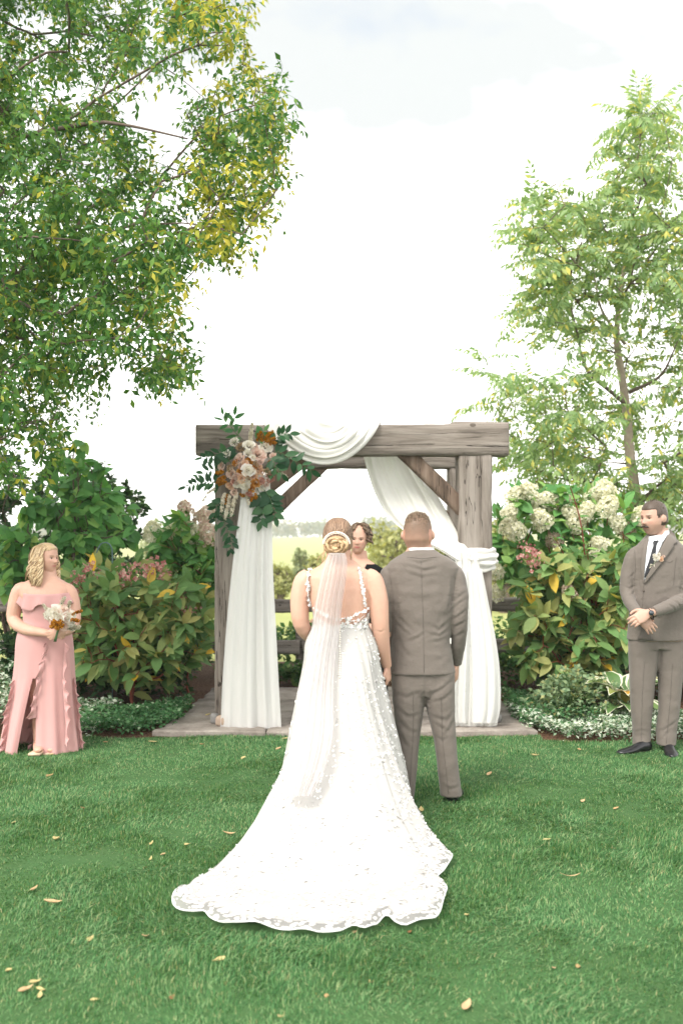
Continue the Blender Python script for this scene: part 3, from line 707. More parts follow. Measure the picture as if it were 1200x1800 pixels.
root = smooth_path([(-4.6, 8.6, -.1), (-4.5, 8.6, 1.5), (-4.2, 8.5, 3.2), (-3.7, 8.4, 4.6), (-3.2, 8.2, 6.2), (-2.6, 8.0, 7.6)], 14)
Pn, par, w_ = branches(nodes, root, 0.3)
mesh('trunk', tube(root, np.linspace(.2, .07, 14), 12), M_BARK, t)
mesh('twigs', branch_mesh(Pn, par, w_, 0.0028, 0.43, 5, 0.012, skip=14), M_BARK, t, kind='stuff')
bough = smooth_path([W(-60, 262, 8.3), W(60, 235, 8.0), W(165, 216, 7.8), W(215, 219, 7.7), W(262, 228, 7.6), W(330, 244, 7.5)], 16)
mesh('limb', tube(bough, np.linspace(.022, .006, 16), 7), M_BARK, t)
pos, dd, idx = leaf_dirs(nodes, Pn, par, w_, 14, r, 0.6, -0.6, 0.5)
pos = pos + r.normal(0, .05, pos.shape)
Ms = frames(pos, dd, r.normal(0, .45, pos.shape) + [0.1, -.35, .8], r.uniform(.65, 1.25, len(pos)))
tm = [compound(2, .13, .44, .078, 1, .35), compound(1, .10, .48, .082, 2, .3), compound(2, .15, .40, .076, 3, .2)]
px = CX + pos[:, 0] / pos[:, 1] * FPX; py = HY - (pos[:, 2] - EYE) / pos[:, 1] * FPX
# outer shoots: turning leaves, plus sunlight painted in as yellow leaf colour
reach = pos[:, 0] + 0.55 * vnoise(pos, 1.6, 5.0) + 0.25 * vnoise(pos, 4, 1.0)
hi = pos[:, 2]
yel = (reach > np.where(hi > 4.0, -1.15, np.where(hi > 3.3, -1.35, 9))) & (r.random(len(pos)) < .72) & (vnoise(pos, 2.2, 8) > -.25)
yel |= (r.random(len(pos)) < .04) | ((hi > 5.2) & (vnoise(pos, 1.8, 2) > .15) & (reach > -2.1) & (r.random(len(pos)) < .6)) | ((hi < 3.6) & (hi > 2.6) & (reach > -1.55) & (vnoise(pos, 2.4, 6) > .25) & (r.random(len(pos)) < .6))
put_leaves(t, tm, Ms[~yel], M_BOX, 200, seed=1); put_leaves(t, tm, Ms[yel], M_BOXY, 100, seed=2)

# tree of heaven / walnut on the right
WAL = [(1126, 172), (1096, 192), (1080, 225), (1088, 262), (1066, 300), (1068, 345), (1040, 372), (1010, 338), (968, 300), (925, 322), (935, 365), (907, 412), (912, 440), (945, 468), (905, 510), (868, 530), (840, 572), (812, 604), (850, 640), (872, 680), (842, 716), (880, 765), (868, 835), (905, 868), (980, 850), (1060, 880), (1110, 930), (1300, 960), (1420, 700), (1400, 420), (1260, 330), (1192, 345), (1172, 325), (1190, 250), (1188, 212), (1158, 190)]
M_WAL = leafmat('walnut_leaves', [(0.05, (0.172, 0.287, 0.125)), (0.45, (0.265, 0.391, 0.175)), (0.85, (0.368, 0.483, 0.225)), (0.985, (0.632, 0.552, 0.125))], 0.5, 0.45, 0.4, tint=(1.15, 1.15, .65))
r = np.random.default_rng(22); WY = 13.6
nodes = crown_points(WAL, WY - 1.5, WY + 1.7, 470, r, -0.10, 1.0)
lead = np.array([W(x, y, WY) for x, y in ((1118, 300), (1121, 270), (1124, 240), (1126, 210), (1127, 195), (1110, 345), (1105, 390), (1100, 430))]); nodes = np.vstack([nodes, lead])
t = thing('tree', 'slender pale barked tree with feathery leaves behind the right hydrangea', 'tree', (W(1120, 900, WY)[0], WY, -.05), 'large trees framing the lawn')
root = smooth_path([(W(1125, 900, WY)[0], WY, -.15), W(1118, 900, WY), W(1106, 800, WY), W(1100, 720, WY), W(1090, 650, WY), W(1083, 600, WY), W(1086, 540, WY), W(1096, 470, WY), W(1107, 390, WY)], 22)
Pn, par, w_ = branches(nodes, root, 0.3)
mesh('trunk', tube(root, np.linspace(.085, .016, 22), 10), M_BARKP, t)
for lp, r0 in (((( 1104, 715), (1075, 690), (1030, 650), (1015, 590), (1003, 540)), .034), (((1098, 605), (1062, 555), (1050, 520), (1042, 470)), .026), (((1092, 800), (1040, 788), (1000, 785)), .014), (((1100, 815), (1060, 812)), .016), (((1104, 690), (1160, 660), (1190, 600)), .03)):
    q = smooth_path([W(x, y, WY - .12 * k) for k, (x, y) in enumerate(lp)], 12); mesh('limb', tube(q, np.linspace(r0, r0 * .3, 12), 7), M_BARK if r0 != .026 else M_BARKP, t)
mesh('twigs', branch_mesh(Pn, par, w_, 0.0038, 0.42, 5, 0.012, skip=22), M_BARK, t, kind='stuff')
pos, dd, idx = leaf_dirs(nodes, Pn, par, w_, 4, r, 0.55, -0.02, 0.75)
dd[:, 2] *= .55
Ms = frames(pos, dd, r.normal(0, .3, pos.shape) + [0, -.25, 1], r.uniform(.75, 1.25, len(pos)))
tm = [compound(8, .50, .38, .145, 11, .25), compound(7, .44, .40, .14, 12, .35), compound(9, .58, .36, .145, 13, .15)]
put_leaves(t, tm, Ms, M_WAL, 300, seed=3)

# ------------------------------------------------------------------ shrubs in the left bed
def shrub(name, label, poly, y0, y1, n, per, tm, mat, base, seed, size=1.0, n_ind=300, r0=.0026, gap=None, gs=2.0, up=(0, -.45, .9), out=.7, down=-.25, rnd=.55, stem=None, group=None, jit=.03):
    r = np.random.default_rng(seed); nodes = crown_points(poly, y0, y1, n, r, gap, gs); nodes = nodes[nodes[:, 2] > 0.06]
    t = thing(name, label, 'shrub', base, group)
    b = np.asarray(base, float); root = np.array([b, b + [0, 0, .12], b + [0.02, 0, .3]])
    Pn, par, w_ = branches(nodes, root, 0.5)
    mesh('stem', branch_mesh(Pn, par, w_, r0 * 1.25, .30, 5, jit), stem or M_BARK, t, kind='stuff')
    pos, dd, idx = leaf_dirs(nodes, Pn, par, w_, per, r, out, down, rnd)
    Ms = frames(pos, dd, r.normal(0, .35, pos.shape) + np.array(up), size * r.uniform(.7, 1.2, len(pos)))
    put_leaves(t, tm, Ms, mat, n_ind, seed=seed)
    return t, r
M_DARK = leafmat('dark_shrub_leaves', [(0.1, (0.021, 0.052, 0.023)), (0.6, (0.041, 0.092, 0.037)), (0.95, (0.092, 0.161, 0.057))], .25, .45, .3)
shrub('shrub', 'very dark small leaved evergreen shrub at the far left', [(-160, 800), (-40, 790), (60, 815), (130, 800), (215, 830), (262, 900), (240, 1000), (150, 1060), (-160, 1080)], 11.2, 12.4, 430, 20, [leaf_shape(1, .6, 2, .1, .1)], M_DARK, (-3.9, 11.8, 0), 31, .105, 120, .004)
M_MAG = leafmat('broad_green_leaves', [(0.05, (0.072, 0.206, 0.061)), (0.5, (0.114, 0.299, 0.087)), (0.9, (0.206, 0.413, 0.114)), (1.0, (0.352, 0.496, 0.124))], .32, .4, .45)
MAG = [(30, 905), (75, 862), (98, 830), (120, 805), (140, 778), (165, 800), (195, 840), (205, 880), (236, 892), (252, 922), (235, 960), (225, 1030), (120, 1040), (0, 1040), (-40, 960)]
shrub('shrub', 'tall green shrub with broad heart shaped leaves behind the bridesmaid', MAG, 9.7, 10.6, 210, 6, [leaf_shape(1, .66, 4, .14, .22, .38), leaf_shape(1, .6, 4, .10, .3, .40)], M_MAG, (-2.75, 10.2, 0), 32, .165, 260, .0035, down=-.55, up=(0, -.7, .75))
shoot = thing('shrub', 'few tall shoots of broad leaves rising above the left shrub', 'shrub', (-2.62, 9.9, 0))
r = np.random.default_rng(5)
for k, pl in enumerate([[(130, 1000), (132, 900), (128, 810), (140, 780), (146, 775)], [(165, 1000), (172, 900), (180, 840), (186, 812)]]):
    q = smooth_path([W(x, y, 9.9 + .1 * k) for x, y in pl], 20); mesh('stem', tube(q, np.linspace(.012, .004, 20), 6), M_BARK, shoot)
    ps = q[9:]; dd = r.normal(0, .7, ps.shape) + [0, -.2, -.15]
    Ms = frames(ps, dd, r.normal(0, .3, ps.shape) + [0, -.6, .8], r.uniform(.12, .18, len(ps))); put_leaves(shoot, [leaf_shape(1, .64, 4, .14, .22, .38)], Ms, M_MAG, 40, seed=k)

# hydrangeas -----------------------------------------------------------
M_HYL = leafmat('hydrangea_leaves', [(0.02, (0.098, 0.213, 0.069)), (0.45, (0.173, 0.294, 0.103)), (0.75, (0.273, 0.335, 0.121)), (0.965, (0.385, 0.365, 0.133)), (0.995, (0.810, 0.526, 0.061))], .28, .45, .4)
M_HYU = leafmat('hydrangea_leaves_green', [(0.05, (0.074, 0.210, 0.064)), (0.6, (0.137, 0.314, 0.094)), (0.95, (0.272, 0.440, 0.126))], .32, .45, .4)
M_STEM = plain('red_stem', (0.20, 0.055, 0.035), .6, .3, .3, 30)
M_CREAM = leafmat('cream_petals', [(0.1, (0.660, 0.660, 0.440)), (0.5, (0.858, 0.825, 0.638)), (0.9, (0.900, 0.880, 0.770))], .3, .7, .15, tint=(1, 1, .9))
M_BLUSHP = leafmat('blush_petals', [(0.1, (0.62, 0.42, 0.36)), (0.5, (0.72, 0.58, 0.48)), (0.9, (0.72, 0.68, 0.52))], .3, .7, .15, tint=(1, 1, .95))
M_PINKP = leafmat('pink_petals', [(0.1, (0.46, 0.15, 0.15)), (0.5, (0.58, 0.27, 0.25)), (0.9, (0.66, 0.42, 0.36))], .3, .7, .15, tint=(1, .95, .95))
HL = [leaf_shape(1, .47, 4, .14, .18, .45), leaf_shape(1, .42, 4, .18, .26, .45), leaf_shape(1, .5, 4, .08, .12, .45)]
def floret():
    "four open petals"
    V, F = [], []
    for k in range(4):
        a = k * PI / 2; c, s = math.cos(a), math.sin(a); o = len(V)
        for x, y, z in ((0, 0.05, 0), (-.45, .5, .12), (0, 1, .05), (.45, .5, .12)): V.append((x * c - y * s, x * s + y * c, z))
        F += [[o, o + 3, o + 2], [o, o + 2, o + 1]]
    return np.array(V), np.array(F)
FLO = floret()
def panicle(n, seed, cone=1.0, fl=.075, loose=0.0):
    "flower head: florets over a blunt cone, unit length along +Y"
    r = np.random.default_rng(seed); t = r.random(n) ** .85; rad = (0.46 * np.sqrt(np.clip(1 - t ** 1.7, 0, 1)) + .04) * np.where(t < .12, .6 + 3.3 * t, 1) * (1 + loose * r.normal(0, 1, n))
    rad = rad * (1 + .10 * np.sin(9 * t + r.random(n) * 2)); a = r.random(n) * 2 * PI
    pos = np.stack([rad * np.cos(a), t * cone, rad * np.sin(a)], 1) * (1 - .15 * r.random((n, 1)) ** 2)
    nn = np.stack([np.cos(a), .25 + .9 * (t - .3), np.sin(a)], 1) + r.normal(0, .35, (n, 3))
    return merge(*FLO, frames(pos, r.normal(0, 1, (n, 3)), nn, fl * r.uniform(.75, 1.25, n)))
def head_at(parent, me, px, py, Y, size, tilt, r, name='flower_head'):
    d = Vector((tilt[0], tilt[1], tilt[2])).normalized(); p = W(px, py, Y)
    M = frames(np.array([p - np.array(d) * size * .45]), np.array([d]), np.array([r.normal(0, 1, 3)]), size)[0]
    return obj(name, me, parent, Matrix(M.tolist()), kind='stuff')
# lower left hydrangea with yellowing leaves and thin pink heads
t, r = shrub('hydrangea', 'wide hydrangea with yellowing leaves and thin pink flowers beside the bridesmaid', [(128, 1000), (175, 985), (235, 985), (300, 1000), (345, 1000), (372, 1045), (374, 1090), (352, 1150), (300, 1195), (262, 1210), (225, 1190), (150, 1185), (118, 1150), (110, 1080)], 8.7, 9.7, 215, 7, HL, M_HYL, (-1.95, 9.25, 0), 33, .178, 290, .0024, stem=M_STEM, group='hydrangeas in the beds', down=-.35, up=(0, -.55, .8))
pk = [new_mesh('flower_head', *panicle(22, k, 1, .14, .7), M_PINKP) for k in range(3)]
for px_, py_, s_ in ((150, 1002, .17), (166, 1012, .14), (215, 1008, .17), (243, 1003, .17), (262, 995, .15), (277, 1000, .19), (288, 1015, .15), (320, 1058, .14), (335, 1078, .13), (205, 1022, .13), (140, 1045, .13), (128, 1018, .14), (270, 1022, .13)):
    head_at(t, pk[r.integers(3)], px_, py_, 8.75 + r.random() * .3, s_ * 1.05, (r.normal(0, .4), -.3, 1), r)
# taller one behind with blush heads
t, r = shrub('hydrangea', 'taller hydrangea with pale pink and cream heads beside the left post', [(262, 980), (290, 935), (318, 905), (345, 925), (374, 940), (376, 1060), (330, 1060), (270, 1030)], 9.6, 10.3, 95, 7, HL, M_HYU, (-1.55, 10.0, 0), 34, .178, 180, .0022, stem=M_STEM, group='hydrangeas in the beds')
bl = [new_mesh('flower_head', *panicle(260, 20 + k, 1, .095, .05), M_BLUSHP) for k in range(2)]; cr = [new_mesh('flower_head', *panicle(420, 30 + k, 1, .085, .03), M_CREAM) for k in range(3)]
for px_, py_, s_, me in ((326, 896, .16, bl[0]), (364, 904, .17, bl[1]), (340, 940, .22, cr[0]), (366, 940, .20, bl[0]), (300, 967, .12, bl[1]), (322, 962, .13, bl[1]), (268, 934, .17, cr[1]), (300, 932, .14, cr[2]), (352, 912, .14, bl[0])):
    head_at(t, me, px_, py_, 9.75 + .2 * r.random(), s_ * 1.12, (r.normal(0, .35), -.35, .9), r)
# right: big hydrangea, cream heads over a yellowing lower part
t, r = shrub('hydrangea', 'tall hydrangea crowded with big cream flower heads right of the arch', [(868, 905), (905, 862), (1000, 850), (1075, 860), (1130, 890), (1150, 960), (1120, 1040), (1040, 1040), (900, 1040), (868, 1000)], 9.6, 10.5, 170, 7, HL, M_HYU, (2.2, 10.05, 0), 35, .178, 240, .0024, stem=M_STEM, group='hydrangeas in the beds')
crs = [(906, 872, .22), (938, 882, .24), (965, 880, .23), (896, 900, .18), (904, 930, .22), (888, 926, .16), (950, 912, .23), (972, 944, .20), (1010, 920, .20), (1000, 900, .17), (1030, 897, .2), (1062, 862, .25), (1068, 890, .24), (1096, 925, .24), (1082, 918, .18), (1052, 955, .18), (1048, 972, .14), (990, 880, .18), (872, 1003, .17), (874, 1040, .19), (1092, 982, .18), (1042, 870, .17), (928, 860, .17), (1125, 905, .2)]
for k, (px_, py_, s_) in enumerate(crs):
    head_at(t, cr[k % 3] if k not in (7, 13, 20) else bl[k % 2], px_, py_, 9.55 + .3 * r.random(), s_ * .88, (r.normal(-.1, .6), -.5, .65), r)
t, r = shrub('hydrangea', 'lower hydrangea with bronze green leaves and red stems beside the groomsman', [(905, 1010), (950, 985), (1010, 975), (1060, 985), (1110, 960), (1118, 1040), (1112, 1130), (1080, 1178), (1010, 1180), (930, 1170), (900, 1120), (915, 1060)], 8.9, 9.7, 230, 7, HL, M_HYL, (2.2, 9.4, 0), 36, .178, 290, .0024, stem=M_STEM, group='hydrangeas in the beds', down=-.3, up=(0, -.5, .85))
for pl in ([(1040, 1060), (1030, 1000), (1020, 920), (1003, 860), (999, 852)], [(1012, 1060), (1005, 1020), (990, 975), (975, 945)], [(1072, 1100), (1085, 1060), (1095, 1030)], [(1050, 1080), (1038, 1010), (1030, 965)]):
    q = smooth_path([W(x, y, 9.25 - .04 * k) for k, (x, y) in enumerate(pl)], 14); mesh('stem', tube(q, np.linspace(.010, .004, 14), 6), M_STEM, t)
    n = 10; k = r.integers(5, 14, n); ps = q[k]; a = r.random(n) * 2 * PI; dd = np.stack([np.cos(a), np.sin(a), r.uniform(-.2, .5, n)], 1)
    put_leaves(t, HL, frames(ps, dd, np.tile([0, -.3, 1.0], (n, 1)), r.uniform(.1, .16, n)), M_HYU, 20, seed=int(k[0]))
for px_, py_, s_, me in ((928, 975, .17, pk[0]), (942, 988, .13, pk[1]), (998, 1040, .13, bl[0]), (1012, 1052, .08, pk[2]), (922, 962, .11, pk[2])):
    head_at(t, me, px_, py_, 8.95, s_ * 1.05, (r.normal(0, .4), -.4, .8), r)

# green clumps behind the rails
M_UND = leafmat('undergrowth_leaves', [(0.05, (0.036, 0.102, 0.030)), (0.6, (0.072, 0.168, 0.048)), (0.95, (0.156, 0.240, 0.072))], .3, .5, .35)
def clumps(name, label, polyfn, n, lf, size, mat, seed, zf, up=(0, -.25, 1), flat=.5, parent=None):
    "low leafy cover over a patch of ground"
    r = np.random.default_rng(seed); xy = polyfn(r, n); z = zf(xy, r)
    pos = np.c_[xy, z]; d = r.normal(0, 1, pos.shape); d[:, 2] *= flat
    Ms = frames(pos, d, r.normal(0, .45, pos.shape) + np.array(up), size * r.uniform(.6, 1.25, len(pos)))
    VF = merge(*lf, Ms)
    return mesh(name, VF, mat, parent, kind='stuff', label=label)
def rect(x0, x1, y0, y1): return lambda r, n: np.c_[r.uniform(x0, x1, n), r.uniform(y0, y1, n)]
def mound(h, s=2.5, o=0.0, lo=.02): return lambda xy, r: lo + h * (0.45 + 0.55 * (0.5 + 0.5 * vnoise(np.c_[xy, 0 * xy[:, 0]], s, o))) * r.random(len(xy)) ** .45
LS = leaf_shape(1, .6, 2, .12, .15)
clumps('undergrowth', 'leafy green plants growing behind the fence rails', rect(-3.4, 3.6, 11.05, 12.6), 9000, LS, .085, M_UND, 41, mound(.78, 1.2))
clumps('undergrowth', 'leafy green plants growing low in front of the fence', lambda r, n: np.c_[np.where(r.random(n) < .5, r.uniform(-.95, .1, n), r.uniform(1.5, 2.3, n)), r.uniform(10.55, 10.9, n)], 1500, LS, .085, M_UND, 42, mound(.42, 2.4))
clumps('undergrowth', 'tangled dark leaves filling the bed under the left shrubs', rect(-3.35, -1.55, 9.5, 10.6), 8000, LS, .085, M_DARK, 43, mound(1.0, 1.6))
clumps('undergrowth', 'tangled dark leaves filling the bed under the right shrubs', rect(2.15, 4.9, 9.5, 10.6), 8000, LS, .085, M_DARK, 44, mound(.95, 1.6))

# ground cover along the lawn
M_GC = leafmat('ground_cover_leaves', [(0.05, (0.043, 0.129, 0.048)), (0.6, (0.076, 0.197, 0.076)), (0.93, (0.152, 0.288, 0.129)), (1, (0.531, 0.638, 0.455))], .25, .5, .35)
M_LAM = leafmat('silver_leaves', [(0.05, (0.053, 0.126, 0.053)), (0.35, (0.105, 0.200, 0.095)), (0.55, (0.399, 0.483, 0.378)), (0.95, (0.651, 0.693, 0.588))], .22, .55, .3)
M_COL = leafmat('columbine_leaves', [(0.05, (0.099, 0.165, 0.083)), (0.5, (0.187, 0.275, 0.154)), (0.85, (0.286, 0.363, 0.187)), (0.97, (0.363, 0.330, 0.132))], .25, .5, .3)
def wavy(x0, x1, e, d, f=1.0): return lambda r, n: (lambda x: np.c_[x, e(x) + .02 + d(x) * r.random(n) ** .9])(r.uniform(x0, x1, n))
clumps('ground_cover', 'low dark green ground cover left of the patio', wavy(-2.2, -1.38, lambda x: BED_L + np.clip((x + 1.75) * .9, 0, .6), lambda x: .95 + 0 * x), 5200, LS, .038, M_GC, 45, mound(.17, 3.0))
clumps('ground_cover', 'silver leaved ground cover at the left edge behind the bridesmaid', wavy(-4.6, -2.0, lambda x: BED_L + .02 + 0 * x, lambda x: 1.1 + 0 * x), 8500, LS, .046, M_LAM, 46, lambda xy, r: .02 + (.20 + .42 * np.clip((-2.45 - xy[:, 0]) * 1.8, 0, 1)) * (0.55 + .45 * vnoise(np.c_[xy, 0 * xy[:, 0]], 2.5)) * r.random(len(xy)) ** .5)
clumps('ground_cover', 'silver and green ground cover along the lawn beside the groomsman', wavy(1.5, 4.6, lambda x: np.where(x < 1.75, 8.18 - (x - 1.5) * .9, BED_R - .05 - .03 * (x - 1.6)), lambda x: 1.0 + 0 * x), 19000, LS, .036, M_LAM, 47, mound(.2, 3.2))
clumps('ground_cover', 'dark ground cover right of the patio', wavy(1.5, 2.2, lambda x: 8.25 + 0 * x, lambda x: 1.3 + 0 * x), 3500, LS, .04, M_GC, 48, mound(.24, 3.0))
colm = thing('columbine', 'mounded pale green columbine plant beside the right curtain', 'plant', (2.02, 8.6, 0))
def trefoil(seed):
    r = np.random.default_rng(seed); V, F = leaf_shape(1, .8, 2, .1, .1, .6); Ms = frames(np.zeros((3, 3)), np.array([[-.9, .4, 0], [0, 1, 0], [.9, .4, 0]]) , np.tile([0, 0, 1.], (3, 1)) + r.normal(0, .2, (3, 3)), 1); return merge(V, F, Ms)
r = np.random.default_rng(49); n = 620; d = r.normal(0, 1, (n, 3)); d[:, 2] = np.abs(d[:, 2]); d /= np.linalg.norm(d, axis=1)[:, None]
ps = np.array([2.02, 8.62, .08]) + d * np.array([.47, .33, .42]) * (r.uniform(.55, 1, (n, 1)))
qs = np.array([[(2.02, 8.62, .0), tuple((np.array([2.02, 8.62, .1]) + p) / 2 + [0, 0, .08]), tuple(p)] for p in ps[:70]])
mesh('stem', joinA([(lambda a: (a[0], np.array(a[1])))(tube(smooth_path(q, 6), np.linspace(.004, .002, 6), 4, cap=False)) for q in qs]), M_UND, colm, kind='stuff')
put_leaves(colm, [trefoil(1), trefoil(2)], frames(ps, d + r.normal(0, .4, d.shape), d * .5 + [0, -.3, 1] + r.normal(0, .3, d.shape), r.uniform(.03, .052, n)), M_COL, 220, seed=9)
# hosta with pale margins
m = NT('hosta_leaf'); a = m.n('ShaderNodeAttribute', attribute_name='edge'); oi = m.n('ShaderNodeObjectInfo')
gcol = m.ramp(oi.outputs['Random'], [(0.3, (0.10, 0.19, 0.06)), (0.7, (0.20, 0.27, 0.08)), (0.86, (0.30, 0.28, 0.06)), (0.95, (0.50, 0.27, 0.04))])
c = m.mix(m.math('GREATER_THAN', a.outputs['Fac'], 0.74), gcol, (0.66, 0.66, 0.50)); p_ = m.bsdf(c, .45, .4); t_ = m.n('ShaderNodeBsdfTranslucent'); m.l(c, t_.inputs[0]); M_HOSTA = m.end(m.mixsh(.2, p_, t_))
def hosta_leaf():
    u = np.linspace(-1, 1, 11); t = np.linspace(0, 1, 11); P = []; E = []
    for tt in t:
        wd = .31 * math.sin(PI * tt ** .75) ** .8
        P.append([(uu * wd, tt, .16 * abs(uu) * wd * 2 + .22 * math.sin(tt * 2.2) - .32 * tt ** 2 + .015 * math.sin(uu * 16) * (1 - tt) + .03 * math.sin(tt * 17) * abs(uu) ** 3) for uu in u]); E += [max(abs(uu), 1.0 if tt > .93 else 0) for uu in u]
    V, F = grid(np.array(P)); return V, F, E
V, F, E = hosta_leaf(); hm = new_mesh('leaf', V, F, M_HOSTA, attrs={'edge': E})
for hx, hy, n, sd, lb in ((2.43, 8.62, 30, 1, 'variegated hosta with cream edged leaves beside the groomsman'), (3.35, 8.7, 20, 2, 'variegated hosta with cream edged leaves behind the groomsman')):
    t = thing('hosta', lb, 'plant', (hx, hy, 0), 'hostas in the right bed'); r = np.random.default_rng(sd)
    for k in range(n):
        a = k * 2.4 + r.normal(0, .2); el = r.uniform(.1, .9); d = np.array([math.cos(a), math.sin(a), el]); s_ = r.uniform(.2, .31)
        base = np.array([hx, hy, .12 + .12 * el]) + d * [.10, .10, .1]
        obj('leaf', hm, t, Matrix(frames(base[None], d[None], np.array([[-d[0] * .4, -d[1] * .4 - .3, 1.2]]), s_)[0].tolist()))
        mesh('stem', tube([(hx, hy, 0), tuple(base)], [.006, .004], 5, steps=4), M_UND, t)
# shepherd's hook
hk = thing('shepherd_hook', 'thin teal metal shepherd hook standing among the left shrubs', 'garden hook', G(198, 1190, 0))
q = smooth_path([(W(198, 1150, 9.6)[0], 9.6, -.1), W(198, 1080, 9.6), W(198, 985, 9.6), W(196, 962, 9.6), W(188, 954, 9.6), W(178, 956, 9.6), W(173, 964, 9.6), W(170, 972, 9.6)], 30)
mesh('rod', tube(q, .006, 7), plain('teal_metal', (0.10, 0.17, 0.18), .5, .5), hk)

# ------------------------------------------------------------------ grass blades
def grass_pts(n, r):
    Y = r.uniform(2.9 ** 1.4, 8.12 ** 1.4, n) ** (1 / 1.4); x = r.uniform(-1, 1, n) * (0.36 * Y + .55)
    m_ = n // 5; Y2 = r.uniform(2.4, 8.12, m_); x2 = r.choice([-1, 1], m_) * (0.36 * Y2 + .55 + r.uniform(0, 2.2, m_))   # a little lawn beyond either side
    x, Y = np.r_[x, x2], np.r_[Y, Y2]; k = Y < lawn_edge(x); return np.c_[x, Y][k]
# ------------------------------------------------------------------ people
class Fig:
    "a standing figure laid out from sight lines at its own distance"
    def __init__(s, Y): s.Y = Y; s.k = Y / FPX
    def p(s, px, py, dy=0.0): return W(px, py, s.Y + dy)
    def ring(s, py, xl, xr, ry, dy=0.0, n=32, pw=2.3, yaw=0.0, tilt=0.0):
        q = s.p((xl + xr) / 2, py, dy); return hring(q[0], q[1], q[2], (xr - xl) / 2 * s.k, ry, n, pw, tilt, yaw)
    def body(s, rows, **kw): return loft([s.ring(*r_, **kw) for r_ in rows])
    def limb(s, pts, rad, n=14, flat=1.0, steps=18):
        return tube([s.p(*q) for q in pts], np.array(rad) * s.k, n, True, flat, up=(0, 1, 0.01), steps=steps)
def boxy(V, p=2.5):
    V = np.asarray(V, float); return V / (np.abs(V) ** p).sum(1)[:, None] ** (1 / p)
def head(c, H, yaw, pitch=0.0, roll=0.0, nose=1.0, jaw=1.0, wide=1.0, ears=True):
    "head with a modelled face; c = centre, H = chin to crown; yaw 0 looks at the camera"
    V, F = ball((0, 0, 0), 1, 64, 48); V = boxy(V); x, y, z = V.T.copy()
    X = .60 * wide * x; Yv = .80 * y; Z = 1.0 * z
    low = np.clip(-z, 0, 1)
    X *= 1 - .34 * jaw * np.clip((low - .15) / .85, 0, 1) ** 1.3
    Yv = np.where(y > 0, Yv * (1 - .45 * np.clip((low - .2) / .8, 0, 1)), Yv * (1 - .06 * low))
    Yv -= .08 * np.clip((low - .3) / .7, 0, 1)
    front = np.clip(-y, 0, 1) ** .7
    g = lambda cx, cz, sx, sz: np.exp(-((X - cx) / sx) ** 2 - ((Z - cz) / sz) ** 2) * (y < 0)
    gs = lambda cx, cz, sx, sz: g(cx, cz, sx, sz) + g(-cx, cz, sx, sz)
    d = 0
    prof = np.clip((.08 - Z) / .32, 0, 1) * (Z > -.28)
    d = d + nose * (.23 * np.exp(-(X / .10) ** 2) * np.where(Z > -.26, np.clip((.12 - Z) / .36, 0, 1), np.clip((Z + .38) / .12, 0, 1)) * (y < 0))
    d = d + nose * .05 * gs(.10, -.25, .06, .06)
    d = d - .10 * gs(.24, .02, .13, .09) + .05 * gs(.22, .16, .2, .06) + .03 * gs(.36, -.18, .14, .14)
    d = d + .05 * g(0, -.47, .17, .05) - .035 * g(0, -.52, .2, .022) + .045 * g(0, -.57, .13, .045) - .03 * g(0, -.68, .2, .05) + .07 * g(0, -.88, .18, .12)
    Yv = Yv - d * front
    L = np.stack([X, Yv, Z], 1) * H / 2
    parts = [(L, F)]
    if ears:
        for sg in (-1, 1):
            e, ef = ball((0, 0, 0), 1, 14, 9); e = np.asarray(e) * [.075, .15, .22]; e[:, 0] += .05 * np.clip(e[:, 1] / .13, -.3, 1)
            parts.append(((e * [sg, 1, 1] + [sg * .645 * wide, .06, -.03]) * H / 2, ef))
    R = Matrix.Rotation(yaw, 3, 'Z') @ Matrix.Rotation(pitch, 3, 'X') @ Matrix.Rotation(roll, 3, 'Y'); R = np.array(R)
    c = np.asarray(c, float)
    out = [(v @ R.T + c, f) for v, f in parts]
    loc = lambda Q: ((np.asarray(Q) - c) @ R) / (H / 2)
    wld = lambda Q: (np.asarray(Q, float) * H / 2) @ R.T + c
    return out, loc, wld
def hand(wrist, d, n, size=.185, side=1, curl=.5, spread=.12, thumb_out=.8, fist=0.0):
    "palm, four unequal bent fingers and a thumb; d along the hand, n out of the back of it"
    d = np.asarray(d, float); d /= np.linalg.norm(d); n = np.asarray(n, float); n -= d * np.dot(n, d); n /= np.linalg.norm(n); s = np.cross(d, n) * side
    k = size / .185; w = np.asarray(wrist, float); parts = []
    R = []
    for t, hw, ht in ((-.02, .026, .020), (.0, .028, .020), (.035, .038, .017), (.07, .043, .016), (.092, .041, .014), (.102, .034, .011)):
        a = np.linspace(0, 2 * PI, 16, endpoint=False); R.append(w + k * (d * t + np.cos(a)[:, None] * s * hw + np.sin(a)[:, None] * n * ht))
    parts.append(loft(R))
    for j, (off, L, r_) in enumerate(((-.030, .070, .0092), (-.0095, .080, .0096), (.0115, .074, .0092), (.031, .058, .0082))):
        p = w + k * (d * .088 + s * off); ang = curl * (.55 + .1 * j); dirv = d + s * spread * (j - 1.4) * .6; pts = [p - k * d * .02, p]
        for seg in (.45, .32, .27):
            dv = dirv * math.cos(ang) - n * math.sin(ang); dv /= np.linalg.norm(dv); p = p + dv * L * seg * k; pts.append(p); ang += curl * .75 + fist
        parts.append(tube(pts, np.array([1.05, 1.05, 1, .9, .72]) * r_ * k, 8, steps=12))
    p = w + k * (d * .022 - s * .024); pts = [p, p + k * (d * .03 - s * .032 * thumb_out - n * .008), p + k * (d * .062 - s * .040 * thumb_out - n * .018), p + k * (d * .086 - s * .034 * thumb_out - n * .026)]
    parts.append(tube(pts, np.array([.015, .0125, .0105, .008]) * k, 8, steps=10)); return parts
LIGHT = np.array((.60, .385, .298)); TAN = np.array((.49, .315, .240))
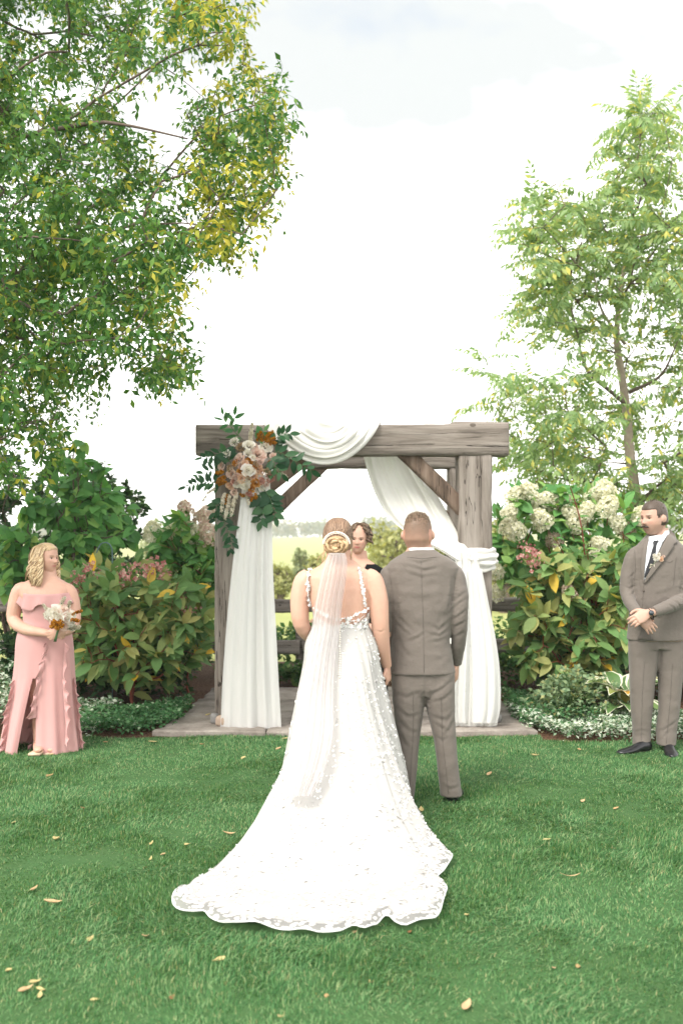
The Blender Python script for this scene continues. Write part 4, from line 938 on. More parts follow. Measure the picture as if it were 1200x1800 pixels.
def paint_face(V, loc, base, lips=(.50, .20, .18), brow=(.16, .10, .07), brow_z=.17, stubble=None, cheeks=.5, fine=1.0):
    Q = loc(V); x, y, z = Q.T; C = np.tile(base, (len(V), 1)); inh = (np.abs(z) < 1.15) & (np.abs(x) < .8) & (np.abs(y) < 1.25); f = inh & (y < -.3)
    def blend(w, col):
        nonlocal C; w = np.clip(w, 0, 1)[:, None]; C = C * (1 - w) + np.asarray(col) * w
    ge = lambda cx, cz, sx, sz: np.exp(-((np.abs(x) - cx) / sx) ** 2 - ((z - cz) / sz) ** 2) * f
    if cheeks: blend(.45 * cheeks * ge(.34, -.22, .16, .14), (.70, .30, .24)); blend(.3 * ge(0, -.25, .1, .1), (.72, .36, .28))
    if stubble is not None: blend(.62 * inh * (y < .12) * np.clip((-.30 - z) / .1, 0, 1) * np.clip((z + 1.1) / .1, 0, 1), stubble)
    blend(1.1 * np.exp(-(x / .19) ** 4 - ((z + .515) / .06) ** 4) * f, lips)
    blend(.9 * np.exp(-((np.abs(x) - .25) / .15) ** 4 - ((z - brow_z - .05 * (np.abs(x) - .2)) / .035) ** 4) * f, brow)
    blend(.8 * np.exp(-((np.abs(x) - .25) / .11) ** 4 - ((z - .035) / .028) ** 2) * f, (.03, .02, .015))
    return C
def eyes(parent, wld, H, z=.015):
    for sg in (-1, 1):
        c = wld([sg * .245, -.62, z]); V, F = ball(c, .0105, 10, 7); mesh('eye', (V, F), M_EYEW, parent)
        mesh('iris', ball(wld([sg * .245, -.69, z]), .0062, 8, 6), M_IRIS, bpy.data.objects[parent.children[-1].name])
def wrinkles(V, N, lines, amp=.006, w=.012, fy=None):
    "press long soft folds into cloth: each line is a list of world (x, z) points"
    V = V.copy()
    for ln in lines:
        a_, w_ = amp, w
        if isinstance(ln, tuple): ln, a_, w_ = ln
        a_ *= .55; w_ *= 1.2
        q = resample([(p[0], p[2]) for p in ln], 24); D = np.full(len(V), 9.0); T = np.zeros(len(V))
        sel = np.where((V[:, 0] > q[:, 0].min() - .06) & (V[:, 0] < q[:, 0].max() + .06) & (V[:, 2] > q[:, 1].min() - .06) & (V[:, 2] < q[:, 1].max() + .06) & (N[:, 1] < .15))[0]
        if not len(sel): continue
        dd = np.linalg.norm(V[sel][:, None, [0, 2]] - q[None], axis=2); j = dd.argmin(1); dm = dd[np.arange(len(sel)), j]; t = j / 23
        f = np.sin(PI * np.clip(t, .03, .97)) ** .6
        # a trough with a raised lip beside it
        side = V[sel][:, 2] - q[j][:, 1]
        h = -np.exp(-(dm / w_) ** 2) + .8 * np.exp(-((dm - 1.5 * w_) / w_) ** 2) * (side > 0)
        V[sel] += N[sel] * (h * f * a_)[:, None]
    return V
def seam(parent, tree, pts, Y, r_=.0016, mat=None, off=.0008, name='seam', n=24):
    q = np.array([onto(tree, x, y, Y, off) for x, y in resample(pts, n)]); return mesh(name, tube(q, r_, 5), mat or M_WOOL_D, parent)
def locks(paths, r_, n=5, steps=14, taper=True):
    out = []
    for P in paths:
        V, F = tube(P, np.array([.6, 1, 1, .85, .25]) * r_ if taper else r_, n, steps=steps); out.append((V, F))
    return join(out)
def shoe(parent, heel, d, L=.30, wdt=.105, mat=None, label=None):
    "lace-up dress shoe: upper, sole and heel block"
    d = np.asarray([d[0], d[1], 0], float); d /= np.linalg.norm(d); s = np.array([-d[1], d[0], 0]); h = np.asarray(heel, float); R = []
    for t, w_, z0, z1 in ((0, .26, .028, .075), (.02, .34, .022, .10), (.12, .37, .018, .11), (.26, .36, .018, .108), (.40, .37, .016, .085), (.55, .43, .014, .066), (.72, .48, .012, .055), (.86, .42, .012, .048), (.95, .27, .014, .040), (1.0, .12, .018, .034)):
        a = np.linspace(0, 2 * PI, 18, endpoint=False); c = h + d * t * L; c[2] = (z0 + z1) / 2
        R.append(c + np.cos(a)[:, None] * s * w_ * wdt + np.outer(np.sin(a) * (z1 - z0) / 2, [0, 0, 1]))
    o = mesh('shoe', loft(R), mat or M_SHOE, parent)
    S = []
    for t, w_ in ((-.01, .24), (.01, .35), (.12, .39), (.35, .37), (.55, .45), (.72, .50), (.86, .44), (.96, .28), (1.015, .10)):
        c = h + d * t * L; S.append((c, w_ * wdt))
    T = [[c + s * w_ * sg + [0, 0, zz] for c, w_ in S for sg in (1,)] + [c - s * w_ + [0, 0, zz] for c, w_ in S[::-1]] for zz in (.004, .020)]
    mesh('sole', loft(T), M_SOLE, o); mesh('heel_block', box(h + d * .035 + [0, 0, .0], (.062, .07, .022)), M_SOLE, o, smooth=False)
    for k in range(3):
        c = h + d * (.33 + .045 * k) * L + [0, 0, .094 - .010 * k]; mesh('lace', tube([c - s * .018, c + [0, 0, .004], c + s * .018], .0022, 5, steps=6), M_SHOE, o)
    return o

# ---- groom ---------------------------------------------------------------
g = Fig(6.07)
groom = thing('person', 'man in grey brown suit standing with his back to us beside the bride', 'person', (g.p(748, 1415)[0], g.Y, 0), 'wedding party')
hd, loc, wld = head(g.p(734, 940, .02), .255, PI - .16, -.05, 0, 1, .8, 1.13)
bodyparts = hd + [g.body([(950, 717, 756, .064, .03), (965, 715, 759, .067, .02), (985, 700, 775, .08, .0), (1005, 688, 792, .10, 0), (1040, 692, 790, .11, 0), (1100, 698, 782, .105, 0), (1180, 692, 790, .11, 0)])]
bodyparts += [g.limb([(690, 1008, 0), (680, 1060, -.02), (682, 1115, 0), (690, 1165, .12)], [11, 10, 9, 7]), g.limb([(790, 1008, 0), (803, 1060, -.02), (805, 1115, 0), (801, 1168, .10)], [11, 10, 9, 7])]
bodyparts += [g.limb([(720, 1170), (718, 1300, -.01), (712, 1395)], [24, 16, 9]), g.limb([(770, 1170), (782, 1300, -.01), (791, 1395)], [24, 16, 9])]
bodyparts += hand(g.p(801, 1166, .10), (.0, .12, -1), (1, -.3, 0), .19, -1, .5) + hand(g.p(689, 1162, .13), (-.15, .1, -1), (-1, -.3, 0), .19, 1, .6)
V, F, N = remesh(bodyparts, .006, 3)
C = paint_face(V, loc, TAN, stubble=(.30, .20, .15), brow=(.25, .16, .10))
Q = loc(V); inh = (np.abs(Q[:, 2]) < 1.15) & (np.abs(Q[:, 0]) < .66) & (np.abs(Q[:, 1]) < 1.1)
back = inh & (Q[:, 1] > -.05) & ~((np.abs(Q[:, 0]) > .57) & (np.abs(Q[:, 2]) < .28))
fade = np.clip((Q[:, 2] + .52 + .08 * vnoise(Q, 6)) / .95, 0, 1) * back                     # clipped hair thickens upwards
hc = np.array((.15, .103, .070)); C = C * (1 - .9 * fade[:, None] ** .7) + hc * .9 * fade[:, None] ** .7
C = np.where((inh & (np.abs(Q[:, 0]) > .57))[:, None], C * [1.12, .92, .9], C)
mesh('body', (V, F), SKIN, groom, cols=C)
# cropped hair: longer on top, clipped shorter towards the neck
hairmat('groom_hair', (.07, .047, .03), (.15, .104, .068), (.26, .185, .122))
r = np.random.default_rng(3); tufts = []
for k in range(4200):
    q = r.normal(0, 1, 3); q = boxy(q[None])[0] * [.60 * 1.13, .80, 1.0]
    lim = -.02 if q[1] > -.1 else .55
    if q[2] < lim + .25 * r.random() or (q[2] < .45 and r.random() > (q[2] - lim) / .5): continue
    ln = .03 + .075 * np.clip((q[2] - .45) / .45, 0, 1); d = q / np.linalg.norm(q) * .55 + np.array([.1, -.15, .6]) + r.normal(0, .22, 3)
    tufts.append([wld(q * .985), wld(q * .985 + d * ln * .5), wld(q * .985 + d * ln + [0, -.02, -.01])])
mesh('hair', locks(tufts, .0018, 3, 4), bpy.data.materials['groom_hair'], groom, kind='stuff')
# trousers
def trousers(f, parent, rowsL, rowsR, waist, folds, creases, mat=M_WOOL, vox=.007):
    V, F, N = remesh([f.body(rowsL), f.body(rowsR), f.body(waist)], vox, 5)
    V = wrinkles(V, N, folds); V = V + N * (.0016 * vnoise(V, 22) + .003 * vnoise(V * [1, 1, .6], 9))[:, None]; tr = bvh(V, F); o = mesh('trousers', (V, F), mat, parent)
    for c in creases: seam(o, tr, c, f.Y, .0016, name='crease')
    return tr, o
P_ = g.p
tr, _ = trousers(g, groom, [(1180, 688, 748, .105), (1205, 688, 748, .108), (1235, 690, 747, .10), (1270, 694, 741, .085), (1300, 697, 737, .076, -.005), (1340, 696, 733, .074, -.008), (1380, 693, 729, .07, 0), (1404, 691, 727, .07, .01)],
    [(1180, 742, 799, .105), (1205, 743, 799, .108), (1235, 747, 799, .10), (1270, 755, 800, .085), (1300, 762, 801, .076, -.005), (1340, 767, 804, .074, -.008), (1375, 771, 808, .07, 0), (1398, 773, 812, .07, .01)],
    [(1150, 694, 792, .11), (1180, 688, 799, .112), (1208, 688, 799, .11), (1222, 694, 793, .09)],
    [([P_(746, 1185), P_(744, 1225), P_(746, 1262)], .009, .012), ([P_(694, 1240), P_(715, 1256), P_(738, 1252)], .008, .012), ([P_(692, 1215), P_(712, 1222), P_(735, 1212)], .006, .012), ([P_(752, 1218), P_(772, 1208), P_(796, 1190)], .007, .010), ([P_(752, 1232), P_(778, 1224), P_(798, 1208)], .006, .010), ([P_(758, 1256), P_(782, 1262), P_(799, 1246)], .007, .012), ([P_(760, 1268), P_(776, 1276), P_(786, 1282)], .006, .010), ([P_(776, 1292), P_(788, 1276), P_(800, 1254)], .008, .010), ([P_(695, 1258), P_(715, 1280), P_(736, 1286)], .008, .012), ([P_(698, 1278), P_(708, 1300), P_(716, 1310)], .007, .010), ([P_(764, 1290), P_(775, 1298), P_(786, 1290)], .006, .009), ([P_(770, 1320), P_(776, 1345), P_(774, 1372)], .005, .010), ([P_(776, 1376), P_(790, 1382), P_(806, 1378)], .005, .010), ([P_(700, 1330), P_(704, 1360), P_(702, 1385)], .004, .010)],
    [[(726, 1218), (726, 1290), (722, 1350), (720, 1400)], [(775, 1220), (777, 1300), (783, 1350), (788, 1396)]])
shoe(groom, (g.p(792, 1400)[0], g.Y - .03, 0), (.25, 1)); shoe(groom, (g.p(712, 1410)[0], g.Y - .05, 0), (-.2, 1))
# jacket
jb = [g.body([(966, 718, 764, .074, .01), (973, 708, 774, .084), (980, 696, 787, .096), (988, 684, 799, .106), (998, 677, 806, .112), (1014, 678, 804, .118), (1040, 680, 804, .126), (1070, 683, 800, .126), (1100, 687, 793, .120), (1125, 687, 790, .120), (1155, 683, 795, .126), (1183, 681, 800, .130)]),
      g.limb([(688, 1002, 0), (682, 1012, 0), (676, 1045, -.01), (676, 1085, -.015), (680, 1125, .03), (688, 1160, .12)], [12, 16, 16, 14.5, 13.5, 11], 18),
      g.limb([(793, 1002, 0), (800, 1012, 0), (806, 1045, -.02), (807, 1085, -.025), (806, 1125, .02), (801, 1166, .10)], [12, 16.5, 16.5, 15, 13.5, 11], 18)]
V, F, N = remesh(jb, .006, 4)
fl = [([P_(712, 984), P_(735, 989), P_(762, 983)], .006, .008), ([P_(716, 994), P_(742, 1002), P_(772, 996)], .007, .009), ([P_(706, 1004), P_(738, 1014), P_(770, 1010)], .005, .010), ([P_(690, 1020), P_(692, 1060), P_(698, 1095)], .012, .014), ([P_(796, 1018), P_(792, 1050), P_(786, 1075)], .012, .014),
      ([P_(688, 1088), P_(704, 1104), P_(720, 1116)], .007, .010), ([P_(690, 1074), P_(712, 1098), P_(728, 1110)], .004, .012), ([P_(716, 1124), P_(733, 1117), P_(745, 1108)], .008, .010), ([P_(752, 1094), P_(768, 1106), P_(786, 1090)], .007, .010), ([P_(750, 1110), P_(768, 1116), P_(788, 1104)], .007, .010), ([P_(752, 1126), P_(768, 1124), P_(784, 1118)], .005, .010), ([P_(694, 1112), P_(704, 1135), P_(718, 1152)], .006, .012),
      ([P_(786, 1078), P_(800, 1062), P_(815, 1052)], .009, .009), ([P_(788, 1090), P_(802, 1082), P_(818, 1070)], .009, .009), ([P_(792, 1104), P_(806, 1096), P_(818, 1090)], .008, .009), ([P_(792, 1122), P_(804, 1116), P_(816, 1108)], .006, .009), ([P_(794, 1060), P_(806, 1046), P_(816, 1040)], .006, .010), ([P_(670, 1040), P_(676, 1062), P_(684, 1080)], .007, .009), ([P_(668, 1075), P_(676, 1090), P_(685, 1096)], .007, .009), ([P_(740, 1150), P_(768, 1156), P_(790, 1150)], .003, .014), ([P_(720, 1046), P_(742, 1052), P_(764, 1046)], .003, .016)]
V = wrinkles(V, N, fl); V = V + N * (.0016 * vnoise(V, 26) + .0026 * vnoise(V * [1, 1, 1.6], 13) + .003 * vnoise(V, 6))[:, None]
tr = bvh(V, F); jk = mesh('jacket', (V, F), M_WOOL, groom)
seam(jk, tr, [(740, 984), (741, 1030), (743, 1075), (744, 1120), (745, 1182)], g.Y, .0013); seam(jk, tr, [(695, 1100), (694, 1140), (693, 1180)], g.Y, .0022)
seam(jk, tr, [(685, 1010), (690, 1045), (693, 1075)], g.Y, .0013); seam(jk, tr, [(800, 1012), (796, 1045), (791, 1072)], g.Y, .0013); seam(jk, tr, [(714, 979), (741, 982), (768, 979)], g.Y, .0016)
a = np.linspace(0, 2 * PI, 48); rows = []
for z0, rr in ((979, 1.28), (974, 1.20), (969, 1.08), (967.5, 1.02), (969, .98)):
    rows.append(np.stack([g.p(740, 0)[0] + np.cos(a) * .082 * rr, g.Y + .012 + np.sin(a) * .076 * rr, g.p(0, z0)[2] - .012 * (1 + np.sin(a)) + 0 * a], 1))
mesh('collar', grid(np.array(rows)), M_WOOL, jk)
mesh('shirt', loft([g.ring(962.5, 717, 761, .070, .018, 40), g.ring(963, 716, 762, .073, .018, 40), g.ring(972, 714, 764, .078, .014, 40)], False), M_SHIRT, groom)
for k in range(3): mesh('button', ball(g.p(807 - k * .9, 1148 + 6 * k, .03), .0045, 8, 6), M_WOOL_D, jk)

# ---- bride ------------------------------------------------------------------
b = Fig(5.85)
bride = thing('person', 'bride seen from behind in a white lace gown with long train and veil', 'person', (b.p(598, 1432)[0], b.Y, 0), 'wedding party')
hd, loc, wld = head(b.p(594, 947, .03), .235, PI - .1, -.06, 0, .9, .9, 1.0)
bp = hd + [b.body([(960, 575, 616, .056, .02), (982, 573, 618, .056, .01), (994, 562, 632, .066), (1003, 545, 648, .08), (1015, 537, 654, .095), (1035, 540, 652, .112), (1060, 545, 648, .118), (1085, 551, 647, .112), (1104, 553, 647, .105), (1150, 545, 655, .13)], pw=2.2)]
bp += [b.limb([(545, 1010, 0), (534, 1024, 0), (527, 1060, -.005), (530, 1098, .0), (545, 1118, .10), (566, 1126, .22)], [14, 19, 17.5, 14.5, 12, 8.5]), b.limb([(642, 1010, 0), (655, 1022, 0), (664, 1058, -.01), (668, 1098, -.01), (672, 1135, .03), (680, 1172, .09)], [14, 19, 18.5, 15.5, 13.5, 8.5])]
bp += hand(b.p(680, 1170, .09), (.1, .08, -1), (1, -.4, 0), .17, -1, .6) + hand(b.p(565, 1126, .22), (1, .4, -.1), (0, 0, 1), .17, 1, .9)
bp += [b.limb([(578, 1150), (578, 1300), (580, 1425)], [24, 15, 9]), b.limb([(618, 1150), (618, 1300), (616, 1425)], [24, 15, 9])]
V, F, N = remesh(bp, .0055, 4)
V = wrinkles(V, N, [([b.p(596, 1000), b.p(597, 1045), b.p(598, 1085)], .004, .014), ([b.p(640, 1030), b.p(648, 1048), b.p(650, 1060)], .008, .008), ([b.p(547, 1032), b.p(542, 1050), b.p(541, 1062)], .008, .008), ([b.p(662, 1107), b.p(668, 1110), b.p(675, 1106)], .004, .006), ([b.p(622, 1010), b.p(628, 1030), b.p(622, 1052)], .003, .014)])
C = paint_face(V, loc, LIGHT * [1.0, .98, .96]); mesh('body', (V, F), SKIN, bride, cols=C); tb = bvh(V, F)
HB = hairmat('bride_hair', (.17, .10, .05), (.36, .225, .115), (.60, .43, .25)); HB0 = hairmat('bride_crown_hair', (.10, .055, .034), (.20, .118, .073), (.36, .235, .15))
V, F = ball((0, 0, 0), 1, 72, 48); V = np.asarray(V); az = np.arctan2(V[:, 0], V[:, 2] + .25)
V = boxy(V, 2.35) * [.74, .92, 1.04] * (1 + .010 * np.sin(az * 42 + 2 * vnoise(V, 2)) + .02 * vnoise(V, 3))[:, None]; V[:, 1] += .05
low = V[:, 2] < -.42; V[low, 2] = -.42 + (V[low, 2] + .42) * .45; V[V[:, 1] < -.55] *= [.9, .9, .96]
hb = mesh('hair', (wld(V), F), HB0, bride)
r = np.random.default_rng(44); st_ = []
for k in range(420):
    a = r.uniform(-PI, PI); e = r.uniform(-.05, 1.5); q0 = np.array([math.cos(e) * math.sin(a), -abs(math.cos(e) * math.cos(a)) * .9 + .25 * r.random(), math.sin(e)]); q1 = np.array([.30 * math.sin(a) + r.normal(0, .10), .90, -.16 + .12 * math.cos(a)])
    pts_ = []
    for t in np.linspace(0, 1, 6):
        q = q0 * (1 - t) + q1 * t + [0, 0, .18 * math.sin(PI * t)]; q = boxy((q / np.linalg.norm(q))[None], 2.35)[0] * [.742, .922, 1.043] + [0, .05, 0]; pts_.append(wld(q * (1.0 + .012 * r.random())))
    st_.append(pts_)
mesh('hair_strand', locks(st_, .0030, 4, 10), HB0, hb, kind='stuff')
r = np.random.default_rng(12); paths = []
bc = np.array([-.02, .93, -.25])                                   # knot of coiled strands on the nape
for k in range(15):                                                   # rope twists wound over one another
    rr = .54 * (1 - (k / 15) ** .9 * .80); a0 = k * 2.1 + r.normal(0, .2); span = 2.4 + .5 * r.random(); t = np.linspace(0, 1, 8); aa = a0 + span * t * (1 if k % 2 else -1)
    for sgn in (0, PI):
        tw = t * 9 + sgn + k; wob = rr * (1 + .07 * np.cos(tw))
        paths.append([wld(bc + [wob[i] * math.cos(aa[i]) * 1.05, .30 * math.sqrt(max(.02, 1 - (rr / .66) ** 2)) + .05 * math.sin(tw[i]) + .07 * math.sin(t[i] * PI), wob[i] * math.sin(aa[i]) * .82]) for i in range(8)])
bun = mesh('bun', join([ball(wld(bc), (.068, .046, .054), 16, 10), locks(paths, .0088, 7, 22)]), HB, hb)
paths = []
for k, (x0, z0, dx, dz) in enumerate(((-.58, -.25, -.10, -1.0), (-.54, -.35, -.02, -.9), (-.60, -.2, -.2, -.8), (.58, -.2, .12, -1.05), (.55, -.3, .28, -.95), (.60, -.1, .06, -1.15), (.50, -.4, .03, -.75), (-.45, -.5, .05, -.55), (.3, -.6, .05, -.45), (.60, -.35, .42, -.85), (.1, -.62, -.04, -.3), (-.2, -.62, .03, -.35))):
    t = np.linspace(0, 1, 7); paths.append([wld([x0 + dx * tt + .05 * math.sin(tt * 7 + k), .25 + .25 * tt + .04 * math.cos(tt * 6 + k), z0 + dz * tt]) for tt in t])
mesh('loose_strand', locks(paths, .0028, 5, 18), HB, hb, kind='stuff')
a = np.linspace(.02 * PI, .98 * PI, 40); pc = [wld(bc + [.66 * math.cos(t), .03, .60 * math.sin(t) + .04]) for t in a]; pc2 = [wld(bc + [.59 * math.cos(t), .07, .53 * math.sin(t) + .04]) for t in a]
cm = mesh('hair_comb', tube(pc, .0016, 5), M_PEARL, hb)
mesh('pearl', join([ball(p, .0044, 8, 6) for p in pc] + [ball(p, .0026, 8, 6) for p in pc2]), M_PEARL, cm, kind='stuff')

# gown: each gore falls from the waist and runs out to the hem
hem_px = [(404, 1537), (365, 1553), (334, 1562), (305, 1584), (311, 1601), (352, 1603), (370, 1616), (410, 1626), (460, 1632), (509, 1639), (572, 1643), (617, 1630), (642, 1637), (678, 1613), (705, 1628), (740, 1622), (770, 1612), (784, 1562), (764, 1545), (780, 1530), (797, 1508), (775, 1489), (748, 1472), (727, 1455)]
hem = [tuple(G(x, y, .05)[:2]) for x, y in hem_px]
hem = [(.0, 6.28), (-.18, 6.22), (-.29, 6.0), (-.36, 5.72), (-.42, 5.40), (-.50, 5.08)] + hem + [(.405, 5.75), (.35, 6.05), (.2, 6.24)]
hem = np.array(hem + hem[:1]); NH = 260
hs = smooth_path(np.c_[hem, np.zeros(len(hem))], 1200)[:, :2]; hs = resample(hs, NH + 1)[:-1]
KEEP_OFF = np.vstack([(hs - hs.mean(0)) * .985 + hs.mean(0)])
wc = b.p(599, 1098); phi = np.unwrap(np.arctan2(hs[:, 0] - wc[0], -(hs[:, 1] - wc[1] + .1)))
for _ in range(30): phi = np.r_[(phi[-1] - 2 * PI * np.sign(phi[-1] - phi[0]) + phi[1]) / 2, (phi[:-2] + phi[2:]) / 2, (phi[-2] + phi[0] + 2 * PI * np.sign(phi[-1] - phi[0])) / 2]
def gown(scale, lift, hemcut, NT=64, top=0.0, pleat=1.0):
    T = np.linspace(0, 1, NT); rows = []
    wx = wc[0] + np.sin(phi) * (.160 + lift); wy = wc[1] - np.cos(phi) * (.112 + lift)
    rad = np.hypot(hs[:, 0] - wx, hs[:, 1] - wy); p = .78 + 1.18 * np.clip(rad - .25, 0, 1.6) ** .8
    for t in T:
        tt = t * hemcut; s_ = tt ** 1.06
        x = wx + (hs[:, 0] - wx) * s_; y = wy + (hs[:, 1] - wy) * s_
        z = .05 + (wc[2] - .05) * (1 - tt) ** p + lift * .6
        hip = .022 * np.exp(-((t - .13) / .10) ** 2); dr = np.stack([np.sin(phi), -np.cos(phi)], 1); x = x + dr[:, 0] * hip; y = y + dr[:, 1] * hip * .9
        f = (np.sin(phi * 17 + 1.3 * np.sin(phi * 3)) + .5 * np.sin(phi * 29 + 2)) * .010 * min(1, t * 3.5) * pleat
        x = x + dr[:, 0] * f; y = y + dr[:, 1] * f; q = np.stack([x, y, z], 1)
        wv = vnoise(q * [1, 1, .3], 5.5, 3) * .020 * t + vnoise(q, 14, 1) * .006 * t
        edge = np.clip((t - .86) / .14, 0, 1) * np.clip(rad - .35, 0, 1)
        z = z + np.abs(wv) + edge * (.020 * (0.5 + 0.5 * vnoise(np.c_[hs, 0 * hs[:, 0]], 5.0, 7.0)) + .010 * np.sin(np.arange(NH) * .21 + 2 * np.sin(np.arange(NH) * .05)) ** 2) * (rad > .4)
        z = np.where((t > .985) & (rad > .4), z - .012, z)
        rows.append(np.stack([x, y, z], 1))
    R = np.array(rows); R = np.concatenate([R, R[:, :1]], 1); return grid(R)
Vd, Fd = gown(1, 0, .955); sk = mesh('skirt', (Vd, Fd), M_DRESS, bride); td = bvh(Vd, Fd)
Vl, Fl = gown(1, .002, 1.0); mesh('lace_overlay', grid(gown(1, .006, 1.0)[0].reshape(64, NH + 1, 3)[50:]), M_LACE, sk)
M_CORD = cloth('hem_cord', (.80, .79, .78)); q = Vl.reshape(64, NH + 1, 3)[-1]; mesh('hem_cord', tube(q, .0035, 5), M_CORD, sk)
r = np.random.default_rng(77); Nd = normals(Vd, Fd)
FLR = merge(*leaf_shape(1, .8, 2, .03, .02, .6), frames(np.zeros((5, 3)), np.array([[math.cos(k * 1.2566), math.sin(k * 1.2566), 0] for k in range(5)]), np.tile([0, 0, 1.], (5, 1)), 1))
G2 = Vd.reshape(64, NH + 1, 3); N2 = Nd.reshape(64, NH + 1, 3)
ar = np.linalg.norm(np.cross(G2[1:, :-1] - G2[:-1, :-1], G2[:-1, 1:] - G2[:-1, :-1]), axis=2).ravel(); pick = r.choice(len(ar), 5200, p=ar / ar.sum()); ii, jj = pick // NH, pick % NH
uv_ = r.random((5200, 2)); pos = G2[ii, jj] + (G2[ii + 1, jj] - G2[ii, jj]) * uv_[:, :1] + (G2[ii, jj + 1] - G2[ii, jj]) * uv_[:, 1:]; k = vnoise(pos, 9, 2) > -.15; pos, nn, ii = pos[k], N2[ii, jj][k], ii[k]
nn = nn * np.sign((nn * [0, -1, .6]).sum(1))[:, None]; fl_s = r.uniform(.006, .012, len(pos)) * (.6 + .4 * np.clip(ii / 30, 0, 1))
fv = merge(*FLR, frames(pos + nn * .003, r.normal(0, 1, pos.shape), nn + r.normal(0, .03, nn.shape), fl_s)); mesh('lace_flower', fv, M_FLORET, sk, smooth=False, kind='stuff')
mesh('button', join([ball(onto(td, 597.5 - .02 * k, 1104 + 4.1 * k, b.Y, .006), .0055, 7, 5) for k in range(22)]), M_PEARL, sk, kind='stuff')
# bodice: sheer lace low back
rows = []
for py, xl, xr, ry in ((1106, 552.5, 648.5, .109), (1098, 552, 648.5, .110), (1090, 551, 649, .113), (1082, 550, 650, .117), (1074, 548.5, 651, .120), (1066, 546.5, 651.5, .122)):
    rows.append(b.ring(py, xl, xr, ry, 0, 96, 2.2))
R = np.array(rows); top = np.interp(np.abs((np.arange(96) / 96 * 2 * PI - 1.5 * PI + PI) % (2 * PI) - PI), [0, .25, .9, 1.35, 1.9, PI], [.18, .24, .55, .92, 1, 1])
B_ = np.array([[smooth_path(R[:, j], 30)[int(t * top[j] * 29)] for j in range(96)] for t in np.linspace(0, 1, 14)]); B_ = np.concatenate([B_, B_[:, :1]], 1)
bo = mesh('bodice', grid(B_), lacemat('bodice_lace', .2, 60), bride)
r = np.random.default_rng(5); pts = [(x, y) for t in np.linspace(0, 1, 11) for x, y in ((597 + 49 * t, 1089 - 20 * t ** 1.6 + r.normal(0, 1.2)),)] + [(598 - 47 * t, 1089 - 20 * t ** 1.6) for t in np.linspace(0, 1, 9)] + [(r.uniform(602, 645), r.uniform(1088, 1103)) for _ in range(34)] + [(r.uniform(590, 648), 1102 + r.normal(0, 1.5)) for _ in range(34)]
pp = np.array([onto(tb, x, y, b.Y, .012) for x, y in pts]); mesh('lace_flower', merge(*FLR, frames(pp, r.normal(0, 1, pp.shape), np.tile([0, -1, .1], (len(pp), 1)) + r.normal(0, .25, pp.shape), r.uniform(.007, .017, len(pp)))), M_FLORET, bo, kind='stuff')
mesh('stem', join([tube([onto(tb, *q, b.Y, .010) for q in resample(s_, 8)], .0018, 4) for s_ in ([(608, 1100), (617, 1092), (630, 1090)], [(622, 1103), (628, 1092), (640, 1082)], [(640, 1103), (644, 1092), (646, 1078)], [(600, 1102), (606, 1096), (612, 1087)])]), M_FLORET, bo, kind='stuff')
for pts in ([(543, 1001), (540, 1020), (541, 1045), (546, 1066)], [(630, 997), (634, 1015), (638, 1040), (643, 1066)]):
    q = np.array([onto(tb, x, y, b.Y, .006) for x, y in resample(pts, 26)]); st = mesh('strap', tube(q, .006, 6, flat=.5), M_FLORET, bride)
    pf = q[r.integers(0, 26, 46)] + r.normal(0, .004, (46, 3)) + [0, -.004, 0]; mesh('lace_flower', merge(*FLR, frames(pf, r.normal(0, 1, pf.shape), np.tile([0, -1, .2], (46, 1)) + r.normal(0, .4, pf.shape), r.uniform(.006, .013, 46))), M_FLORET, st, kind='stuff')
# veil
vr = [(972, 577, 607, 5.71), (985, 572, 610, 5.69), (1005, 565, 610, 5.675), (1060, 553, 602, 5.66), (1110, 546, 597, 5.64), (1160, 537, 590, 5.56), (1220, 524, 587, 5.42), (1290, 511, 586, 5.22), (1345, 503, 574, 5.08), (1400, 497, 548, 4.95)]
def veil_sheet(rows, amp, k, ph, n=70, m=60):
    R = smooth_path(np.array(rows, float), n); u = np.linspace(0, 1, m); out = []
    for i in range(n):
        py, l, rr, Y = R[i]; out.append([W(l + (rr - l) * (x + .012 * math.sin(2 * PI * k * x + ph)), py, Y + amp * (math.sin(2 * PI * k * x + ph + .4 * math.sin(i * .05)) + .5 * math.sin(2 * PI * k * 2.3 * x)) - .03 * math.sin(PI * x)) for x in u])
    return grid(np.array(out))
ve = mesh('veil', veil_sheet(vr, .012, 7, 0), M_VEIL, bride); mesh('veil_layer', veil_sheet([(a_, l + 3, r_ - 3, y - .03) for a_, l, r_, y in vr], .012, 5, 1.7), M_VEIL, ve)
# ---- officiant ------------------------------------------------------------------
f = Fig(8.15)
off = thing('person', 'woman officiant with short brown hair and black top facing us behind the bride', 'person', (f.p(628, 1295)[0], f.Y, .06), 'wedding party')
hd, loc, wld = head(f.p(630, 948, -.02), .232, -.12, .06, .05, .7, .85, 1.02)
of = hd + [f.body([(968, 617, 644, .050, .02), (982, 614, 646, .055, .02), (992, 600, 660, .075), (1003, 588, 672, .09), (1030, 588, 672, .105), (1080, 594, 668, .10), (1120, 588, 672, .12)]), f.limb([(592, 1003, 0), (586, 1050, 0), (592, 1095, -.1), (615, 1105, -.25)], [13, 12, 10, 7]), f.limb([(668, 1003, 0), (674, 1050, 0), (668, 1095, -.1), (645, 1105, -.25)], [13, 12, 10, 7]), f.limb([(612, 1110), (614, 1200), (615, 1282)], [20, 13, 8]), f.limb([(650, 1110), (648, 1200), (646, 1282)], [20, 13, 8])]
of += hand(f.p(615, 1105, -.25), (1, -.3, .2), (0, -.6, -1), .17, 1, .6) + hand(f.p(645, 1105, -.25), (-1, -.3, .2), (0, -.6, -1), .17, -1, .6)
